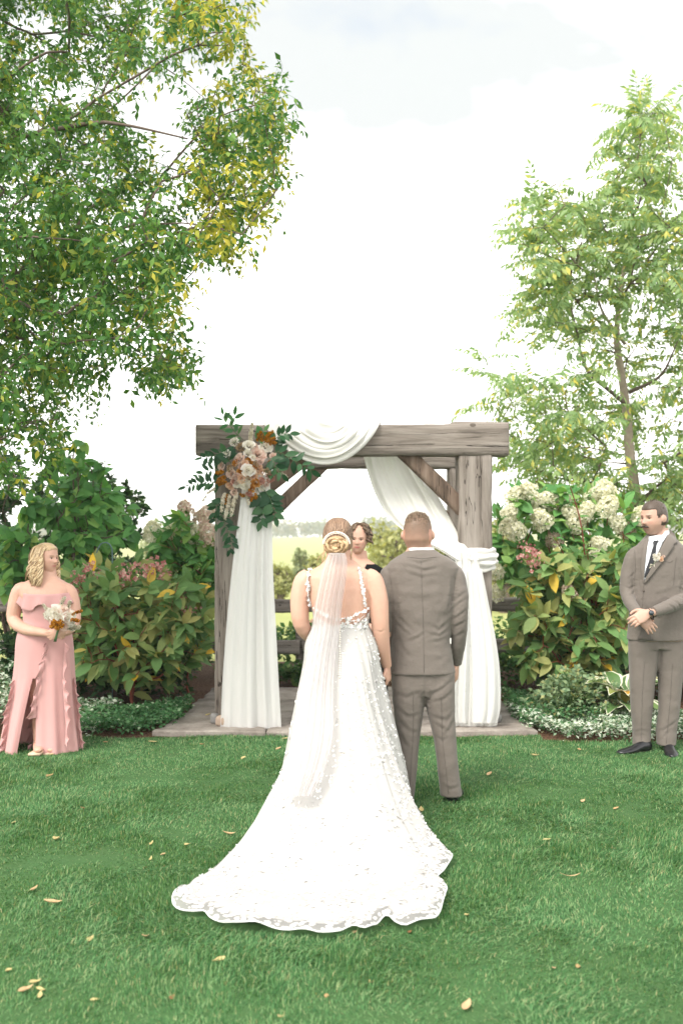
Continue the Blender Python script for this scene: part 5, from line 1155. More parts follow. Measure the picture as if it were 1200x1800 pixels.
V, F, N = remesh(of, .0045, 3); C = paint_face(V, loc, LIGHT * [.98, .95, .93], lips=(.52, .16, .16)); mesh('body', (V, F), SKIN, off, cols=C); eyes(off, wld, .232)
HO = hairmat('officiant_hair', (.028, .017, .011), (.085, .052, .033), (.19, .125, .078)); r = np.random.default_rng(31); paths = []
for k in range(190):
    a = r.uniform(-2.6, 2.6); e = r.uniform(-.15, 1.2)
    p0 = np.array([.60 * math.sin(a) * math.cos(e), .72 * math.cos(a) * math.cos(e) + .05, .95 * math.sin(e) + .05])
    if p0[1] < -.40 and p0[2] < .45: continue
    d = np.array([p0[0] * .6 + .25, p0[1] * .25 - .35, .35 + .5 * p0[2]]); e_ = np.array([.4 * np.sign(p0[0]) + .1, -.1 - .3 * (p0[1] < 0), -.5]); L_ = r.uniform(.25, .42)
    paths.append([wld(p0 * .93), wld(p0 + d * L_ * .5), wld(p0 + d * L_ * .85 + e_ * L_ * .3), wld(p0 + d * L_ * .9 + e_ * L_ * .8 + r.normal(0, .04, 3)), wld(p0 + d * L_ * .8 + e_ * L_ * 1.3 + r.normal(0, .05, 3))])
V, F = ball((0, .06, .12), (.63, .80, .92), 30, 20); V = np.asarray(V); V[(V[:, 1] < -.45) & (V[:, 2] < .46)] *= [.8, .7, .95]; V[V[:, 2] < -.3, 1] += .15
ho = mesh('hair', join([(wld(V), F), locks(paths, .011, 5, 9)]), HO, off)
tp = [f.body([(989, 606, 655, .080, .03), (994, 596, 664, .088), (1002, 584, 676, .10), (1030, 584, 676, .116), (1080, 590, 672, .112), (1125, 584, 676, .135), (1180, 580, 680, .15), (1275, 574, 686, .17)]), f.limb([(594, 1003, 0), (582, 1050, 0), (589, 1095, -.1), (608, 1103, -.22)], [15, 15, 13, 10]), f.limb([(666, 1003, 0), (678, 1050, 0), (671, 1095, -.1), (652, 1103, -.22)], [15, 15, 13, 10])]
V, F, N = remesh(tp, .007, 4); V = V + N * (.003 * vnoise(V, 9))[:, None]; tt = bvh(V, F); ot = mesh('black_dress', (V, F), M_BLACK, off)
mesh('neckline_skin', patch(tt, [(621, 986), (623, 1000), (630, 1016)], [(648, 984), (641, 998), (632, 1014)], f.Y, 10, 8, .004), plain('chest_skin', tuple(LIGHT * [.98, .95, .93]), .5, .3, .05), ot)
nk = mesh('scarf', tube([f.p(614, 978, -.09), f.p(618, 992, -.135), f.p(622, 1010, -.15), f.p(621, 1028, -.15)], [.02, .022, .02, .016], 8, flat=.35, steps=14), cloth('patterned_scarf', (.30, .36, .42), var=.6), off)
mesh('earring', join([ball(wld([.64, .0, -.34 - .09 * k]), .005, 7, 5) for k in range(3)]), M_SHOE, off, kind='stuff')

# ---- groomsman ------------------------------------------------------------------
s = Fig(7.55)
gm = thing('person', 'moustached man in grey brown suit and black tie with hands folded at the right', 'person', (s.p(1150, 1325)[0], s.Y, 0), 'wedding party')
HM = .262; hd, loc, wld = head(s.p(1149, 911, -.01), HM, -1.02, .05, 0, 1.1, .55, 1.02)
gb = hd + [s.body([(928, 1140, 1173, .066, .02), (945, 1139, 1174, .068, .01), (960, 1122, 1192, .09), (975, 1112, 1206, .105), (1030, 1110, 1206, .115), (1125, 1110, 1206, .12)]),
   s.limb([(1122, 972, 0), (1106, 1005, 0), (1100, 1042, 0), (1112, 1070, -.16), (1124, 1080, -.25)], [9, 8, 7, 6.5, 6.5]), s.limb([(1200, 975, 0), (1212, 1010, 0), (1207, 1050, -.05), (1170, 1070, -.2), (1142, 1078, -.29)], [9, 8, 7, 7, 6.5]),
   s.limb([(1136, 1125), (1130, 1220), (1125, 1305)], [17, 12, 8]), s.limb([(1178, 1125), (1176, 1220), (1170, 1305)], [17, 12, 8])]
gb += hand(s.p(1140, 1077, -.30), (-.85, -.15, -.42), (-.2, -1, .35), .20, -1, .55, .10, .9) + hand(s.p(1121, 1082, -.26), (.62, -.08, -.62), (.1, -1, .1), .195, 1, .28, .12)
V, F, N = remesh(gb, .0042, 2)
C = paint_face(V, loc, TAN * [1.04, 1.06, 1.08], lips=(.42, .19, .16), brow=(.045, .03, .022), stubble=(.33, .215, .165))
Q = loc(V); inh = (np.abs(Q[:, 2]) < 1.1) & (np.abs(Q[:, 1]) < 1.1) & (np.abs(Q[:, 0]) < .70); ear = (np.abs(Q[:, 0]) > .56) & (np.abs(Q[:, 2] + .03) < .24) & (np.abs(Q[:, 1] - .06) < .2)
line = np.where(Q[:, 1] < -.35, .52 + .15 * np.abs(Q[:, 0]), np.where(Q[:, 1] < -.10, .02, -.42)); hz_ = inh & ~ear & (Q[:, 2] > line + .03 * vnoise(Q, 9)); C[hz_] = (.05, .034, .025)
mesh('body', (V, F), SKIN, gm, cols=C); eyes(gm, wld, HM)
HG = hairmat('groomsman_hair', (.018, .012, .009), (.05, .034, .025), (.12, .085, .062))
V, F = ball((0, 0, 0), 1, 64, 44); V = boxy(V); U = V * [.622, .83, 1.03]; ln = np.where(U[:, 1] < -.42, .50, np.where(U[:, 1] < -.12, .15, -.36))
U = U * (1 + .022 * vnoise(U, 9)[:, None]); U = np.where((U[:, 2] < ln)[:, None], U * .86, U); hr = mesh('hair', (wld(U), F), HG, gm)
r = np.random.default_rng(8); tf = []
for k in range(700):
    d = r.normal(0, 1, 3); d /= np.linalg.norm(d); p0 = d * [.62, .82, 1.02]
    if p0[2] < (.52 if p0[1] < -.42 else .2 if p0[1] < -.12 else -.3) or (abs(p0[0]) > .5 and abs(p0[2]) < .25 and p0[1] < .25): continue
    tf.append([wld(p0 * .98), wld(p0 * 1.03 + [0, .01, .015]), wld(p0 * 1.06 + np.array([0, -.02, .05]) * max(0, p0[2]) + r.normal(0, .02, 3))])
mesh('hair_tuft', locks(tf, .0024, 3, 4), HG, hr, kind='stuff')
mo = []
for k in range(60):
    x = r.uniform(-.24, .24); z0 = -.385 - .5 * abs(x) ** 1.6; y0 = -.875 + abs(x) * .28; mo.append([wld([x, y0, z0]), wld([x * 1.1, y0 - .05, z0 - .04]), wld([x * 1.22, y0 - .01, z0 - .10])])
mesh('moustache', locks(mo, .0042, 4, 5), HG, gm)
# trousers, shoes
S_ = s.p
trousers(s, gm, [(1118, 1104, 1158, .10), (1160, 1105, 1156, .10), (1200, 1106, 1150, .09, -.01), (1250, 1109, 1145, .078, -.015), (1290, 1111, 1142, .072), (1309, 1111, 1141, .07, -.01)],
   [(1118, 1150, 1206, .10), (1160, 1153, 1202, .10), (1200, 1157, 1197, .09, -.01), (1250, 1157, 1193, .078, -.02), (1285, 1153, 1188, .074, -.02), (1309, 1154, 1186, .072, -.03)], [(1095, 1108, 1204, .11), (1120, 1105, 1205, .112), (1140, 1106, 1204, .105)],
   [([S_(1153, 1125), S_(1152, 1165), S_(1150, 1200)], .010, .014), ([S_(1153, 1283), S_(1168, 1274), S_(1184, 1262)], .007, .010), ([S_(1156, 1296), S_(1165, 1284), S_(1172, 1276)], .006, .009), ([S_(1112, 1285), S_(1122, 1280), S_(1134, 1284)], .004, .010)],
   [[(1132, 1160), (1128, 1220), (1126, 1307)], [(1181, 1165), (1177, 1230), (1170, 1307)]])
shoe(gm, (s.p(1139, 1320)[0], s.Y - .03, 0), (-.97, -.35), .29); shoe(gm, (s.p(1172, 1325)[0], s.Y + .02, 0), (-.15, -1), .29)
# jacket
jb = [s.body([(940, 1136, 1177, .076, .02), (950, 1126, 1190, .088), (962, 1114, 1202, .105), (980, 1108, 1210, .122), (1010, 1107, 1211, .132), (1045, 1108, 1209, .13), (1080, 1106, 1208, .126), (1110, 1103, 1208, .128), (1124, 1102, 1208, .13)]),
   s.limb([(1122, 966, 0), (1111, 980, 0), (1103, 1010, 0), (1101, 1042, -.02), (1110, 1064, -.12), (1121, 1078, -.235)], [10, 14, 13.5, 12, 10.5, 8.5], 18),
   s.limb([(1198, 968, 0), (1211, 985, 0), (1216, 1020, -.02), (1208, 1050, -.07), (1178, 1064, -.19), (1147, 1076, -.275)], [10, 14, 14, 12.5, 11.5, 9.5], 18)]
V, F, N = remesh(jb, .006, 4)
V = wrinkles(V, N, [([S_(1118, 985), S_(1116, 1020), S_(1118, 1050)], .010, .012), ([S_(1092, 1030), S_(1102, 1034), S_(1112, 1028)], .007, .008), ([S_(1094, 1046), S_(1104, 1044), S_(1114, 1036)], .007, .008), ([S_(1100, 1016), S_(1108, 1010), S_(1114, 1002)], .005, .008), ([S_(1180, 1030), S_(1192, 1036), S_(1204, 1028)], .008, .008), ([S_(1160, 1050), S_(1172, 1056), S_(1180, 1066)], .006, .007), ([S_(1152, 1058), S_(1164, 1064), S_(1170, 1074)], .006, .007), ([S_(1176, 1044), S_(1190, 1050), S_(1202, 1046)], .007, .008), ([S_(1184, 1000), S_(1190, 1020), S_(1186, 1042)], .010, .010), ([S_(1140, 1044), S_(1160, 1040), S_(1178, 1030)], .003, .014), ([S_(1122, 1046), S_(1124, 1062), S_(1128, 1074)], .004, .010)])
V = V + N * (.002 * vnoise(V, 16) + .003 * vnoise(V, 7))[:, None]; tr = bvh(V, F); jk = mesh('jacket', (V, F), M_WOOL, gm)
sh = mesh('shirt', patch(tr, [(1138, 944), (1135, 960), (1132.5, 985), (1131, 1019)], [(1174, 938), (1164, 953), (1152, 980), (1132.5, 1020)], s.Y, 20, 8, .004), M_SHIRT, gm)
mesh('tie', patch(tr, [(1146, 951), (1147.5, 958), (1145, 966), (1139, 988), (1134, 1002), (1132, 1013)], [(1156.5, 950), (1152.5, 959), (1152, 968), (1149, 986), (1143, 1001), (1133, 1016)], s.Y, 22, 6, .010, .004), M_TIE, gm)
mesh('collar_flap', patch(tr, [(1139, 943), (1140, 952), (1143.5, 957)], [(1150, 948), (1148, 951), (1146, 955)], s.Y, 8, 5, .013, .004), M_SHIRT, sh); mesh('collar_flap', patch(tr, [(1154, 948), (1156, 951), (1161, 954)], [(1175, 929), (1171, 941), (1163, 954)], s.Y, 8, 5, .013, .004), M_SHIRT, sh)
mesh('collar_band', loft([s.ring(931, 1142, 1174, .066, .018, 40, tilt=.15), s.ring(946, 1138, 1176, .075, .012, 40, tilt=.2)], False), M_SHIRT, sh)
lm = M_WOOL
mesh('lapel', patch(tr, [(1177, 931), (1170, 945), (1162, 960), (1150, 986), (1131, 1022)], [(1184, 938), (1190, 954), (1181, 957), (1184, 960), (1162, 990), (1132, 1026)], s.Y, 24, 7, .013, .004), lm, jk)
mesh('lapel', patch(tr, [(1139, 942), (1131, 958), (1127, 975), (1125, 995), (1129.5, 1023)], [(1141, 942), (1137, 958), (1134, 980), (1132, 1000), (1131, 1024)], s.Y, 20, 6, .013, .004), lm, jk)
seam(jk, tr, [(1190, 954), (1181, 957), (1184, 960), (1162, 990), (1132, 1026)], s.Y, .0016, off=.014); seam(jk, tr, [(1131, 1026), (1129, 1050), (1128, 1075)], s.Y, .0014)
seam(jk, tr, [(1166, 986), (1176, 989), (1182, 985)], s.Y, .0022, name='pocket'); seam(jk, tr, [(1188, 978), (1185, 1000), (1183, 1028)], s.Y, .0016); seam(jk, tr, [(1114, 965), (1116, 990), (1114, 1030)], s.Y, .0014)
seam(jk, tr, [(1192, 1062), (1202, 1062)], s.Y, .0026, name='pocket')
mesh('button', ball(onto(tr, 1130.5, 1038.5, s.Y, .003), (.0085, .004, .0085), 12, 7), plain('horn_button', (.09, .07, .06), .4), jk)
for k in range(3): mesh('button', ball(onto(tr, 1157 + 4 * k, 1084.5 - 1.8 * k, s.Y, .002), .0048, 8, 6), M_WOOL_D, jk)
mesh('front_opening', patch(tr, [(1127, 1092), (1125, 1108), (1119, 1124)], [(1130, 1092), (1137, 1108), (1150, 1126)], s.Y, 10, 8, .006), M_WOOL_D, jk)
wa = s.p(1146, 1078, -.292); wd_ = np.array([-.88, -.15, -.36]); wd_ /= np.linalg.norm(wd_); n_ = np.cross(wd_, [0, -1, 0]); n_ /= np.linalg.norm(n_); m_ = np.cross(n_, wd_); a = np.linspace(0, 2 * PI, 30)
wt = mesh('watch', tube([wa - wd_ * .005 + wd_ * .022 + .038 * (np.cos(t) * n_ + np.sin(t) * m_ * .85) for t in a], .009, 6, False, .35, up=tuple(wd_)), M_SHOE, gm)
fc = wa + wd_ * .017 + np.array([-.006, -.036, .012]); mesh('watch_face', tube([fc, fc + np.array([-.1, -1, .3]) * .010], [.019, .018], 18), plain('watch_glass', (.03, .04, .05), .15, .6), wt)

# ---- bridesmaid -------------------------------------------------------------------
d = Fig(7.6)
bm = thing('person', 'bridesmaid in a ruffled rose pink gown holding a bouquet at the left', 'person', (d.p(75, 1320)[0], d.Y, 0), 'wedding party')
hd, loc, wld = head(d.p(82, 981, -.01), .222, 1.08, .02, 0, 1.1, .8, 1.0)
br = hd + [d.body([(998, 64, 98, .060, .01), (1012, 62, 100, .062, .0), (1018, 54, 107, .075), (1025, 40, 119, .09), (1034, 32, 126, .105), (1046, 35, 126, .125), (1062, 42, 124, .135), (1090, 44, 120, .125), (1120, 34, 126, .14), (1160, 30, 128, .15)])]
br += [d.limb([(50, 1034, 0), (36, 1038, 0), (28, 1062, 0), (25, 1090, -.01), (45, 1106, -.12), (84, 1113, -.24)], [11, 13.8, 13.4, 11.8, 10, 6.5]), d.limb([(110, 1034, 0), (122, 1040, 0), (129, 1062, 0), (131, 1090, -.03), (122, 1106, -.15), (110, 1112, -.25)], [11, 13, 12.5, 11, 9.5, 6.5])]
br += hand(d.p(85, 1113, -.25), (1, -.12, -.02), (-.1, -.8, .5), .165, 1, .75, .08, .7) + hand(d.p(112, 1111, -.26), (-.9, -.2, -.25), (.1, -.9, -.1), .165, -1, .6, .08, .5)
br += [d.limb([(60, 1150, 0), (66, 1230, -.03), (66, 1302, -.06)], [18, 12, 7]), d.limb([(96, 1150, 0), (92, 1230, -.0), (88, 1302, .0)], [18, 12, 7])]
for fx, fy in ((66, -.10), (87, -.03)): br += [tube([d.p(fx, 1304, fy + .05), d.p(fx + 1, 1313, fy - .04), d.p(fx + 2, 1318, fy - .14), d.p(fx + 3, 1319, fy - .19)], [.032, .036, .036, .018], 12, flat=.6, steps=10)]
V, F, N = remesh(br, .0048, 3); C = paint_face(V, loc, LIGHT * [1.02, 1.0, 1.0], brow=(.24, .15, .09), lips=(.50, .20, .19)); mesh('body', (V, F), SKIN, bm, cols=C); eyes(bm, wld, .222); tb2 = bvh(V, F)
for fx, fy in ((66, -.10), (87, -.03)): mesh('sandal', join([tube([d.p(fx - 5, 1310, fy - .02), d.p(fx + 1, 1306, fy - .055), d.p(fx + 7, 1310, fy - .02)], .006, 6, steps=8), box(d.p(fx + 2, 1321, fy - .09), (.085, .23, .016))]), plain('gold_strap', (.55, .40, .28), .35, .5), bm)
# gown
rows = [(1049, 41, 125, .132), (1066, 41.5, 125, .142), (1080, 42, 122, .138), (1092, 41.5, 121, .134), (1108, 34, 125, .142), (1128, 29.5, 128, .152), (1160, 27.5, 130, .158), (1200, 23.5, 132, .168), (1250, 16, 136, .185), (1300, 8, 142, .21), (1317, 6, 144, .22)]
n = 128; R = []
qz = np.linspace(0, 1, 80); rr = smooth_path(np.array(rows, float), 80)
for i in range(80):
    py, xl, xr, ry = rr[i]; q = d.ring(py, xl, xr, ry, 0, n, 2.2); t = np.clip((py - 1130) / 190, 0, 1); a = np.arange(n) / n * 2 * PI
    f = .016 * t * (np.sin(a * 9 + 1.2 * np.sin(2 * a)) + .5 * np.sin(a * 17 + 2)); c = q.mean(0); v_ = q - c; v_ /= np.linalg.norm(v_, axis=1)[:, None]; R.append(q + v_ * f[:, None])
R = np.array(R)
# part the front at the slit
aa = np.arange(n) / n * 2 * PI; ph = (aa - 1.5 * PI); slit = -.10
for i in range(80):
    py = rr[i][0]; o_ = np.clip((py - 1190) / 120, 0, 1) ** .8 * .085
    if o_ > 0:
        dl = ph - slit; w2 = np.exp(-np.abs(dl) / .5) * np.sign(dl) * o_ * np.where(dl < 0, 1.0, .35); R[i, :, 0] += np.where(np.abs(dl) < 1.6, w2, 0)
j0 = int(round((1.5 * PI + slit) / (2 * PI) * n)); Rr = np.roll(R, -j0, axis=1)
up = np.where(rr[:, 0] <= 1190)[0][-1]; Vg, Fg = grid(np.concatenate([Rr, Rr[:, :1]], 1)[:up + 1]); V2, F2 = grid(Rr[up:, 1:]) 
Vg, Fg = joinA([(Vg, Fg), (V2, F2)]); Ng = normals(Vg, Fg); D_ = d.p
Vg = wrinkles(Vg, Ng, [([D_(44, 1076), D_(70, 1081), D_(100, 1077)], .004, .008), ([D_(44, 1120), D_(66, 1126), D_(84, 1124)], .004, .008), ([D_(60, 1128), D_(74, 1150), D_(80, 1175)], .003, .012), ([D_(120, 1120), D_(104, 1135), D_(92, 1160)], .003, .012)])
gw = mesh('gown', (Vg, Fg), M_PINK, bm); tg = bvh(Vg, Fg)
def ruffle(pts, wpx, waves, side, parent, off=.012, name='ruffle', seed=0, amp=.022):
    "gathered strip standing off the cloth along a line"
    n_ = 150; L = resample(pts, n_); base = np.array([onto(tg, x, y, d.Y, off) for x, y in L]); t = np.linspace(0, 1, n_); P0 = np.array([D_(*q) for q in L]) ; 
    r_ = np.random.default_rng(seed); k = np.linspace(0, 2 * PI * waves, n_) + 1.1 * np.sin(np.linspace(0, 9, n_) + seed) + .5 * np.sin(np.linspace(0, 23, n_) + 2 * seed); big = 1 + .3 * np.sin(np.linspace(0, 5.3, n_) * 2 + seed); out = []
    for v_ in np.linspace(0, 1, 7):
        w_ = wpx * (.45 + .55 * np.sin(np.clip(t * 1.1 + .08, 0, 1) * PI * .62) ** .6)
        out.append(base + np.c_[side * w_ * d.k * v_ * big * (.80 + .28 * np.sin(k)), -(.010 + .016 * (1 + np.cos(k + .5))) * v_, -.020 * v_ ** 1.5 * (1 + .7 * np.sin(k + .9))])
    return mesh(name, thick(grid(np.array(out)), .0015), M_PINK, parent)
ruffle([(80, 1160), (73, 1195), (66, 1225), (64, 1260), (60, 1290), (55, 1318)], 12, 7, -1, gw, seed=1)
ruffle([(114, 1130), (112, 1165), (110, 1200), (113, 1240), (116, 1275), (114, 1308)], 12, 7, 1, gw, seed=2)
ruffle([(26, 1195), (22, 1225), (17, 1255), (13, 1285), (9, 1318)], 10, 7, -1, gw, seed=3, off=.004)
ruffle([(131, 1190), (132, 1215), (135, 1245), (138, 1280), (141, 1312)], 9, 6, 1, gw, seed=4, off=.004)
ruffle([(82, 1128), (84, 1140), (82, 1152)], 6, 2, -1, gw, seed=6)
# flounce along the neckline
a = np.linspace(0, 2 * PI, 160); rows = []
for v_ in np.linspace(0, 1, 9):
    wv = np.sin(a * 11 + 1.5 * np.sin(a * 2)); zc = D_(0, 1043)[2] - .108 * v_ * (1 + .18 * np.sin(a * 5)); rad = 1 + .12 * v_ + .085 * v_ * wv
    rows.append(np.stack([D_(83, 0)[0] + np.cos(a) * .190 * rad, d.Y + np.sin(a) * .148 * rad, zc + .012 * wv * v_ + .010 * np.cos(a) ** 2], 1))
mesh('flounce', thick(grid(np.array(rows)), .002), M_PINK, gw)
# wavy hair
HBM = hairmat('blond_hair', (.12, .066, .030), (.42, .27, .14), (.80, .62, .40)); r = np.random.default_rng(14); paths = []
for k in range(560):                                                   # parted on top, swept back off the face, falling in waves
    yp = r.uniform(-.62, .62); sg = 1 if r.random() < .5 else -1; tp_ = np.array([.04 * sg, yp, 1.04 * math.sqrt(max(.1, 1 - (yp / .9) ** 2))])
    ya = max(-.30, yp * .7 + .12) if yp < .45 else yp; sx = .70 * math.sqrt(max(.06, 1 - (ya / 1.0) ** 2)) if yp < .45 else r.uniform(.0, .62)
    if yp >= .45: ya = r.uniform(.72, .92)
    m1 = np.array([sg * sx, ya, .35]); L_ = r.uniform(1.25, 1.95); ex = r.uniform(.9, 1.3); ph_ = r.uniform(0, 6); pts = [wld(tp_), wld(tp_ * .45 + m1 * .55 + [sg * .13, 0, .16])]
    for t in np.linspace(0, 1, 8):
        wob = .15 * min(1, t * 2 + .1); pts.append(wld([m1[0] * (1 + .30 * t * ex) + wob * math.sin(t * 11 + ph_), m1[1] * (1 + .12 * t) + .06 * t + wob * math.cos(t * 11 + ph_), .35 - (.35 + L_) * t]))
    paths.append(pts)
V, F = ball((0, 0, 0), 1, 48, 32); V = boxy(V) * [.645, .87, 1.04] + [0, .03, .02]
fr = (V[:, 1] < -.15) & (V[:, 2] < .58 - .35 * np.abs(V[:, 0]) ** 2); V[fr] *= [.8, .70, .93]; V[V[:, 2] < -.5, :] *= [.9, .9, .9]
hw = mesh('hair', join([(wld(V), F), locks(paths, .0062, 5, 24)]), HBM, bm)
paths = [[wld([.64 + .03 * k, -.28 + .05 * k, .15 - .2 * t * 6 + .0] + np.array([.08 * math.sin(t * 10 + k), .05 * math.cos(t * 10 + k) + .15 * t, 0])) for t in np.linspace(0, 1, 7)] for k in range(6)]
mesh('side_lock', locks(paths, .010, 6, 20), HBM, hw)
for fq in (gb,): pass
# ------------------------------------------------------------------ cut flowers
def petalmat(name, a, bb, c): return leafmat(name, [(0.1, a), (0.5, bb), (0.95, c)], .42, .65, .2, tint=(1, .97, .92))
M_FLW = dict(blush=petalmat('blush_rose', (.74, .54, .47), (.84, .68, .60), (.88, .78, .71)), white=petalmat('white_bloom', (.78, .74, .64), (.86, .84, .77), (.90, .88, .84)), mauve=petalmat('mauve_rose', (.56, .39, .34), (.68, .51, .45), (.77, .63, .56)),
             copper=petalmat('copper_bloom', (.42, .17, .03), (.58, .28, .06), (.70, .40, .13)), tan=petalmat('tan_bloom', (.30, .20, .11), (.46, .33, .20), (.60, .48, .32)), peach=petalmat('peach_rose', (.70, .46, .31), (.80, .58, .42), (.86, .68, .53)), dusty=petalmat('dusty_pink', (.40, .19, .15), (.54, .30, .24), (.64, .40, .33)))
M_RUSC = leafmat('glossy_leaves', [(0.1, (0.012, 0.050, 0.020)), (0.6, (0.024, 0.085, 0.032)), (0.95, (0.055, 0.13, 0.055))], .2, .32, .5)
M_RUSB = leafmat('bright_leaves', [(0.1, (0.03, 0.11, 0.035)), (0.6, (0.05, 0.15, 0.05)), (0.95, (0.09, 0.2, 0.07))], .3, .35, .45)
M_FSTEM = plain('flower_stem', (.07, .13, .05), .6, .3)
def rose(seed, open_=1.0, n=26):
    "cupped petals spiralling out of a bud; radius 1, faces +Z"
    r = np.random.default_rng(seed); parts = [tuple(np.array(q) if i == 0 else np.array([f if len(f) == 4 else f + [f[-1]] for f in q]) for i, q in enumerate(ball((0, 0, .12), (.20, .20, .30), 8, 6)))]
    for k in range(n):
        f = (k + 1) / n; a0 = k * 2.4; rad = .12 + .80 * f ** 1.05 * open_; hgt = .52 - .34 * f; tilt = .15 + 1.05 * f ** 1.6; wd = .34 + .42 * f; u = np.linspace(-1, 1, 5); P = []
        for v in np.linspace(0, 1, 4):
            row = []
            for uu in u:
                aa = a0 + uu * wd / max(.25, rad) * .9 * (1 - .25 * v * abs(uu)); rr = rad * (.55 + .45 * v ** .8) + .10 * tilt * v ** 3; zz = -.25 * f + (hgt + .25) * v - .35 * tilt * max(0, v - .6) - .12 * uu * uu * v + r.normal(0, .015)
                row.append((rr * math.cos(aa), rr * math.sin(aa), zz))
            P.append(row)
        parts.append(grid(np.array(P)))
    V, F = joinA(parts); return V, F
def pompon(seed, n=170):
    r = np.random.default_rng(seed); d = r.normal(0, 1, (n, 3)); d /= np.linalg.norm(d, axis=1)[:, None]; d[:, 2] = np.where(d[:, 2] < -.25, -d[:, 2], d[:, 2]); d *= [1, 1, .8]
    return merge(*leaf_shape(1, .8, 2, .3, -.25, .65), frames(d * r.uniform(.35, .62, (n, 1)), d + r.normal(0, .25, d.shape), np.tile([0, 0, 1.], (n, 1)) + d * .3, r.uniform(.28, .40, n)))
ROSES = [rose(k, 1 - .12 * (k % 3), 17) for k in range(4)]; POMS = [pompon(1), pompon(2, 120)]
def bloom(parent, kind, c, rad, face, r, shape='rose'):
    me = FM[(kind, shape)][r.integers(2)]; f = np.asarray(face, float) + r.normal(0, .22, 3)
    z = Vector(f).normalized(); x = z.cross(Vector((.2, .1, 1))).normalized(); y = z.cross(x); M = Matrix((x, y, z)).transposed().to_4x4(); M = Matrix.Translation(Vector(c)) @ M @ Matrix.Rotation(r.random() * 6, 4, 'Z') @ Matrix.Scale(rad, 4)
    return obj({'rose': 'rose', 'pom': 'chrysanthemum'}[shape], me, parent, M)
FM = {}
for kd in M_FLW:
    FM[(kd, 'rose')] = [new_mesh('rose', *ROSES[k], M_FLW[kd]) for k in (0, 1 + len(kd) % 3)]; FM[(kd, 'pom')] = [new_mesh('chrysanthemum', *POMS[k], M_FLW[kd]) for k in (0, 1)]
def spike(parent, pts, rad, mat, n, seed, name='flower_spike', fs=.010):
    "plume or hanging tail of tiny florets along a line"
    r = np.random.default_rng(seed); q = smooth_path(np.array(pts), 40); t = r.random(n); i = (t * 39).astype(int); T = np.gradient(q, axis=0)[i]; T /= np.linalg.norm(T, axis=1)[:, None]
    rr = np.interp(t, [0, .15, .8, 1], [.6, 1, .8, .15]) * rad; d = np.cross(T, r.normal(0, 1, (n, 3))); d /= np.linalg.norm(d, axis=1)[:, None]
    st = tube(q, rad * .25, 5); V, F = merge(*FLO, frames(q[i] + d * (rr * r.uniform(.5, 1, n))[:, None], T + d * .8, d + r.normal(0, .3, d.shape), fs * r.uniform(.7, 1.2, n)))
    o = mesh(name, (V, F), mat, parent, kind='stuff'); mesh('stem', st, M_FSTEM, o); return o
def spray(parent, pts, n, ll, lw, mat, seed, pair=True, z=(0, -1, .35), alt=.9):
    "a leafy twig: stem with each leaf a mesh of its own"
    r = np.random.default_rng(seed); q = smooth_path(np.array(pts), 40); st = mesh('leaf_spray', tube(q, np.linspace(.0032, .0014, 40), 5), M_FSTEM, parent)
    mes = [new_mesh('leaf', *leaf_shape(1, lw * 1.12, 4, .06, dr, .45), mat) for dr in (.06, .2)]
    n = int(n * 1.3)
    for k in range(n):
        t = .16 + .84 * k / max(1, n - 1); i = min(38, int(t * 39)); T = q[i + 1] - q[i]; T /= np.linalg.norm(T); nrm = np.array(z) + r.normal(0, .25, 3); s = np.cross(T, nrm); s /= np.linalg.norm(s)
        sd = 1 if k % 2 else -1; d = T * (1.0 - alt * .55) + s * sd * alt + r.normal(0, .16, 3) + [0, 0, -.05]
        if k == n - 1: d = T
        M = frames(q[i][None], d[None], nrm[None], ll * 1.2 * r.uniform(.8, 1.15) * (1 - .25 * t))[0]; obj('leaf', mes[k % 2], st, Matrix(M.tolist()))
    return st
FYD = 8.38
def A(zx, zy, dy=0.0): return W(320 + zx / 5.0, 710 + zy / 5.0, FYD + dy)
KPX = FYD / FPX / 5.0
fa = thing('flower_arrangement', 'large spray of blush and copper flowers with dark leaves on the arch', 'flowers', A(590, 600, .05))
r = np.random.default_rng(101)
FL = [(590, 362, 46, 'white', 0), (643, 365, 24, 'blush', 0), (735, 372, 54, 'white', 0), (665, 436, 62, 'blush', 0), (500, 481, 48, 'blush', 0), (590, 508, 36, 'copper', 0), (578, 436, 36, 'white', 0), (716, 470, 26, 'blush', 0), (690, 507, 28, 'mauve', 0), (668, 560, 44, 'peach', 0), (652, 528, 26, 'tan', 1), (530, 550, 34, 'mauve', 0), (518, 594, 36, 'copper', 0), (583, 587, 54, 'white', 0), (430, 568, 36, 'tan', 1), (434, 615, 44, 'blush', 0), (630, 636, 36, 'peach', 0), (521, 655, 42, 'peach', 0), (478, 642, 30, 'mauve', 0), (463, 682, 34, 'dusty', 0), (645, 692, 38, 'copper', 0), (548, 708, 56, 'white', 0), (420, 718, 34, 'peach', 0), (609, 746, 32, 'copper', 0), (745, 596, 34, 'tan', 1), (770, 652, 44, 'dusty', 1), (700, 676, 30, 'dusty', 0), (346, 546, 36, 'blush', 0), (388, 440, 40, 'white', 0), (806, 458, 34, 'blush', 0), (462, 338, 44, 'white', 1), (515, 384, 40, 'tan', 1), (480, 712, 28, 'white', 0), (580, 655, 24, 'tan', 1), (612, 600, 26, 'tan', 1), (700, 600, 28, 'peach', 0), (465, 520, 30, 'copper', 0), (555, 520, 28, 'peach', 0), (975, 468, 32, 'white', 1), (940, 435, 26, 'white', 1), (745, 700, 26, 'mauve', 0), (590, 790, 26, 'dusty', 0), (460, 775, 36, 'blush', 1), (705, 730, 34, 'white', 1), (625, 470, 24, 'white', 0), (635, 560, 24, 'copper', 0)]
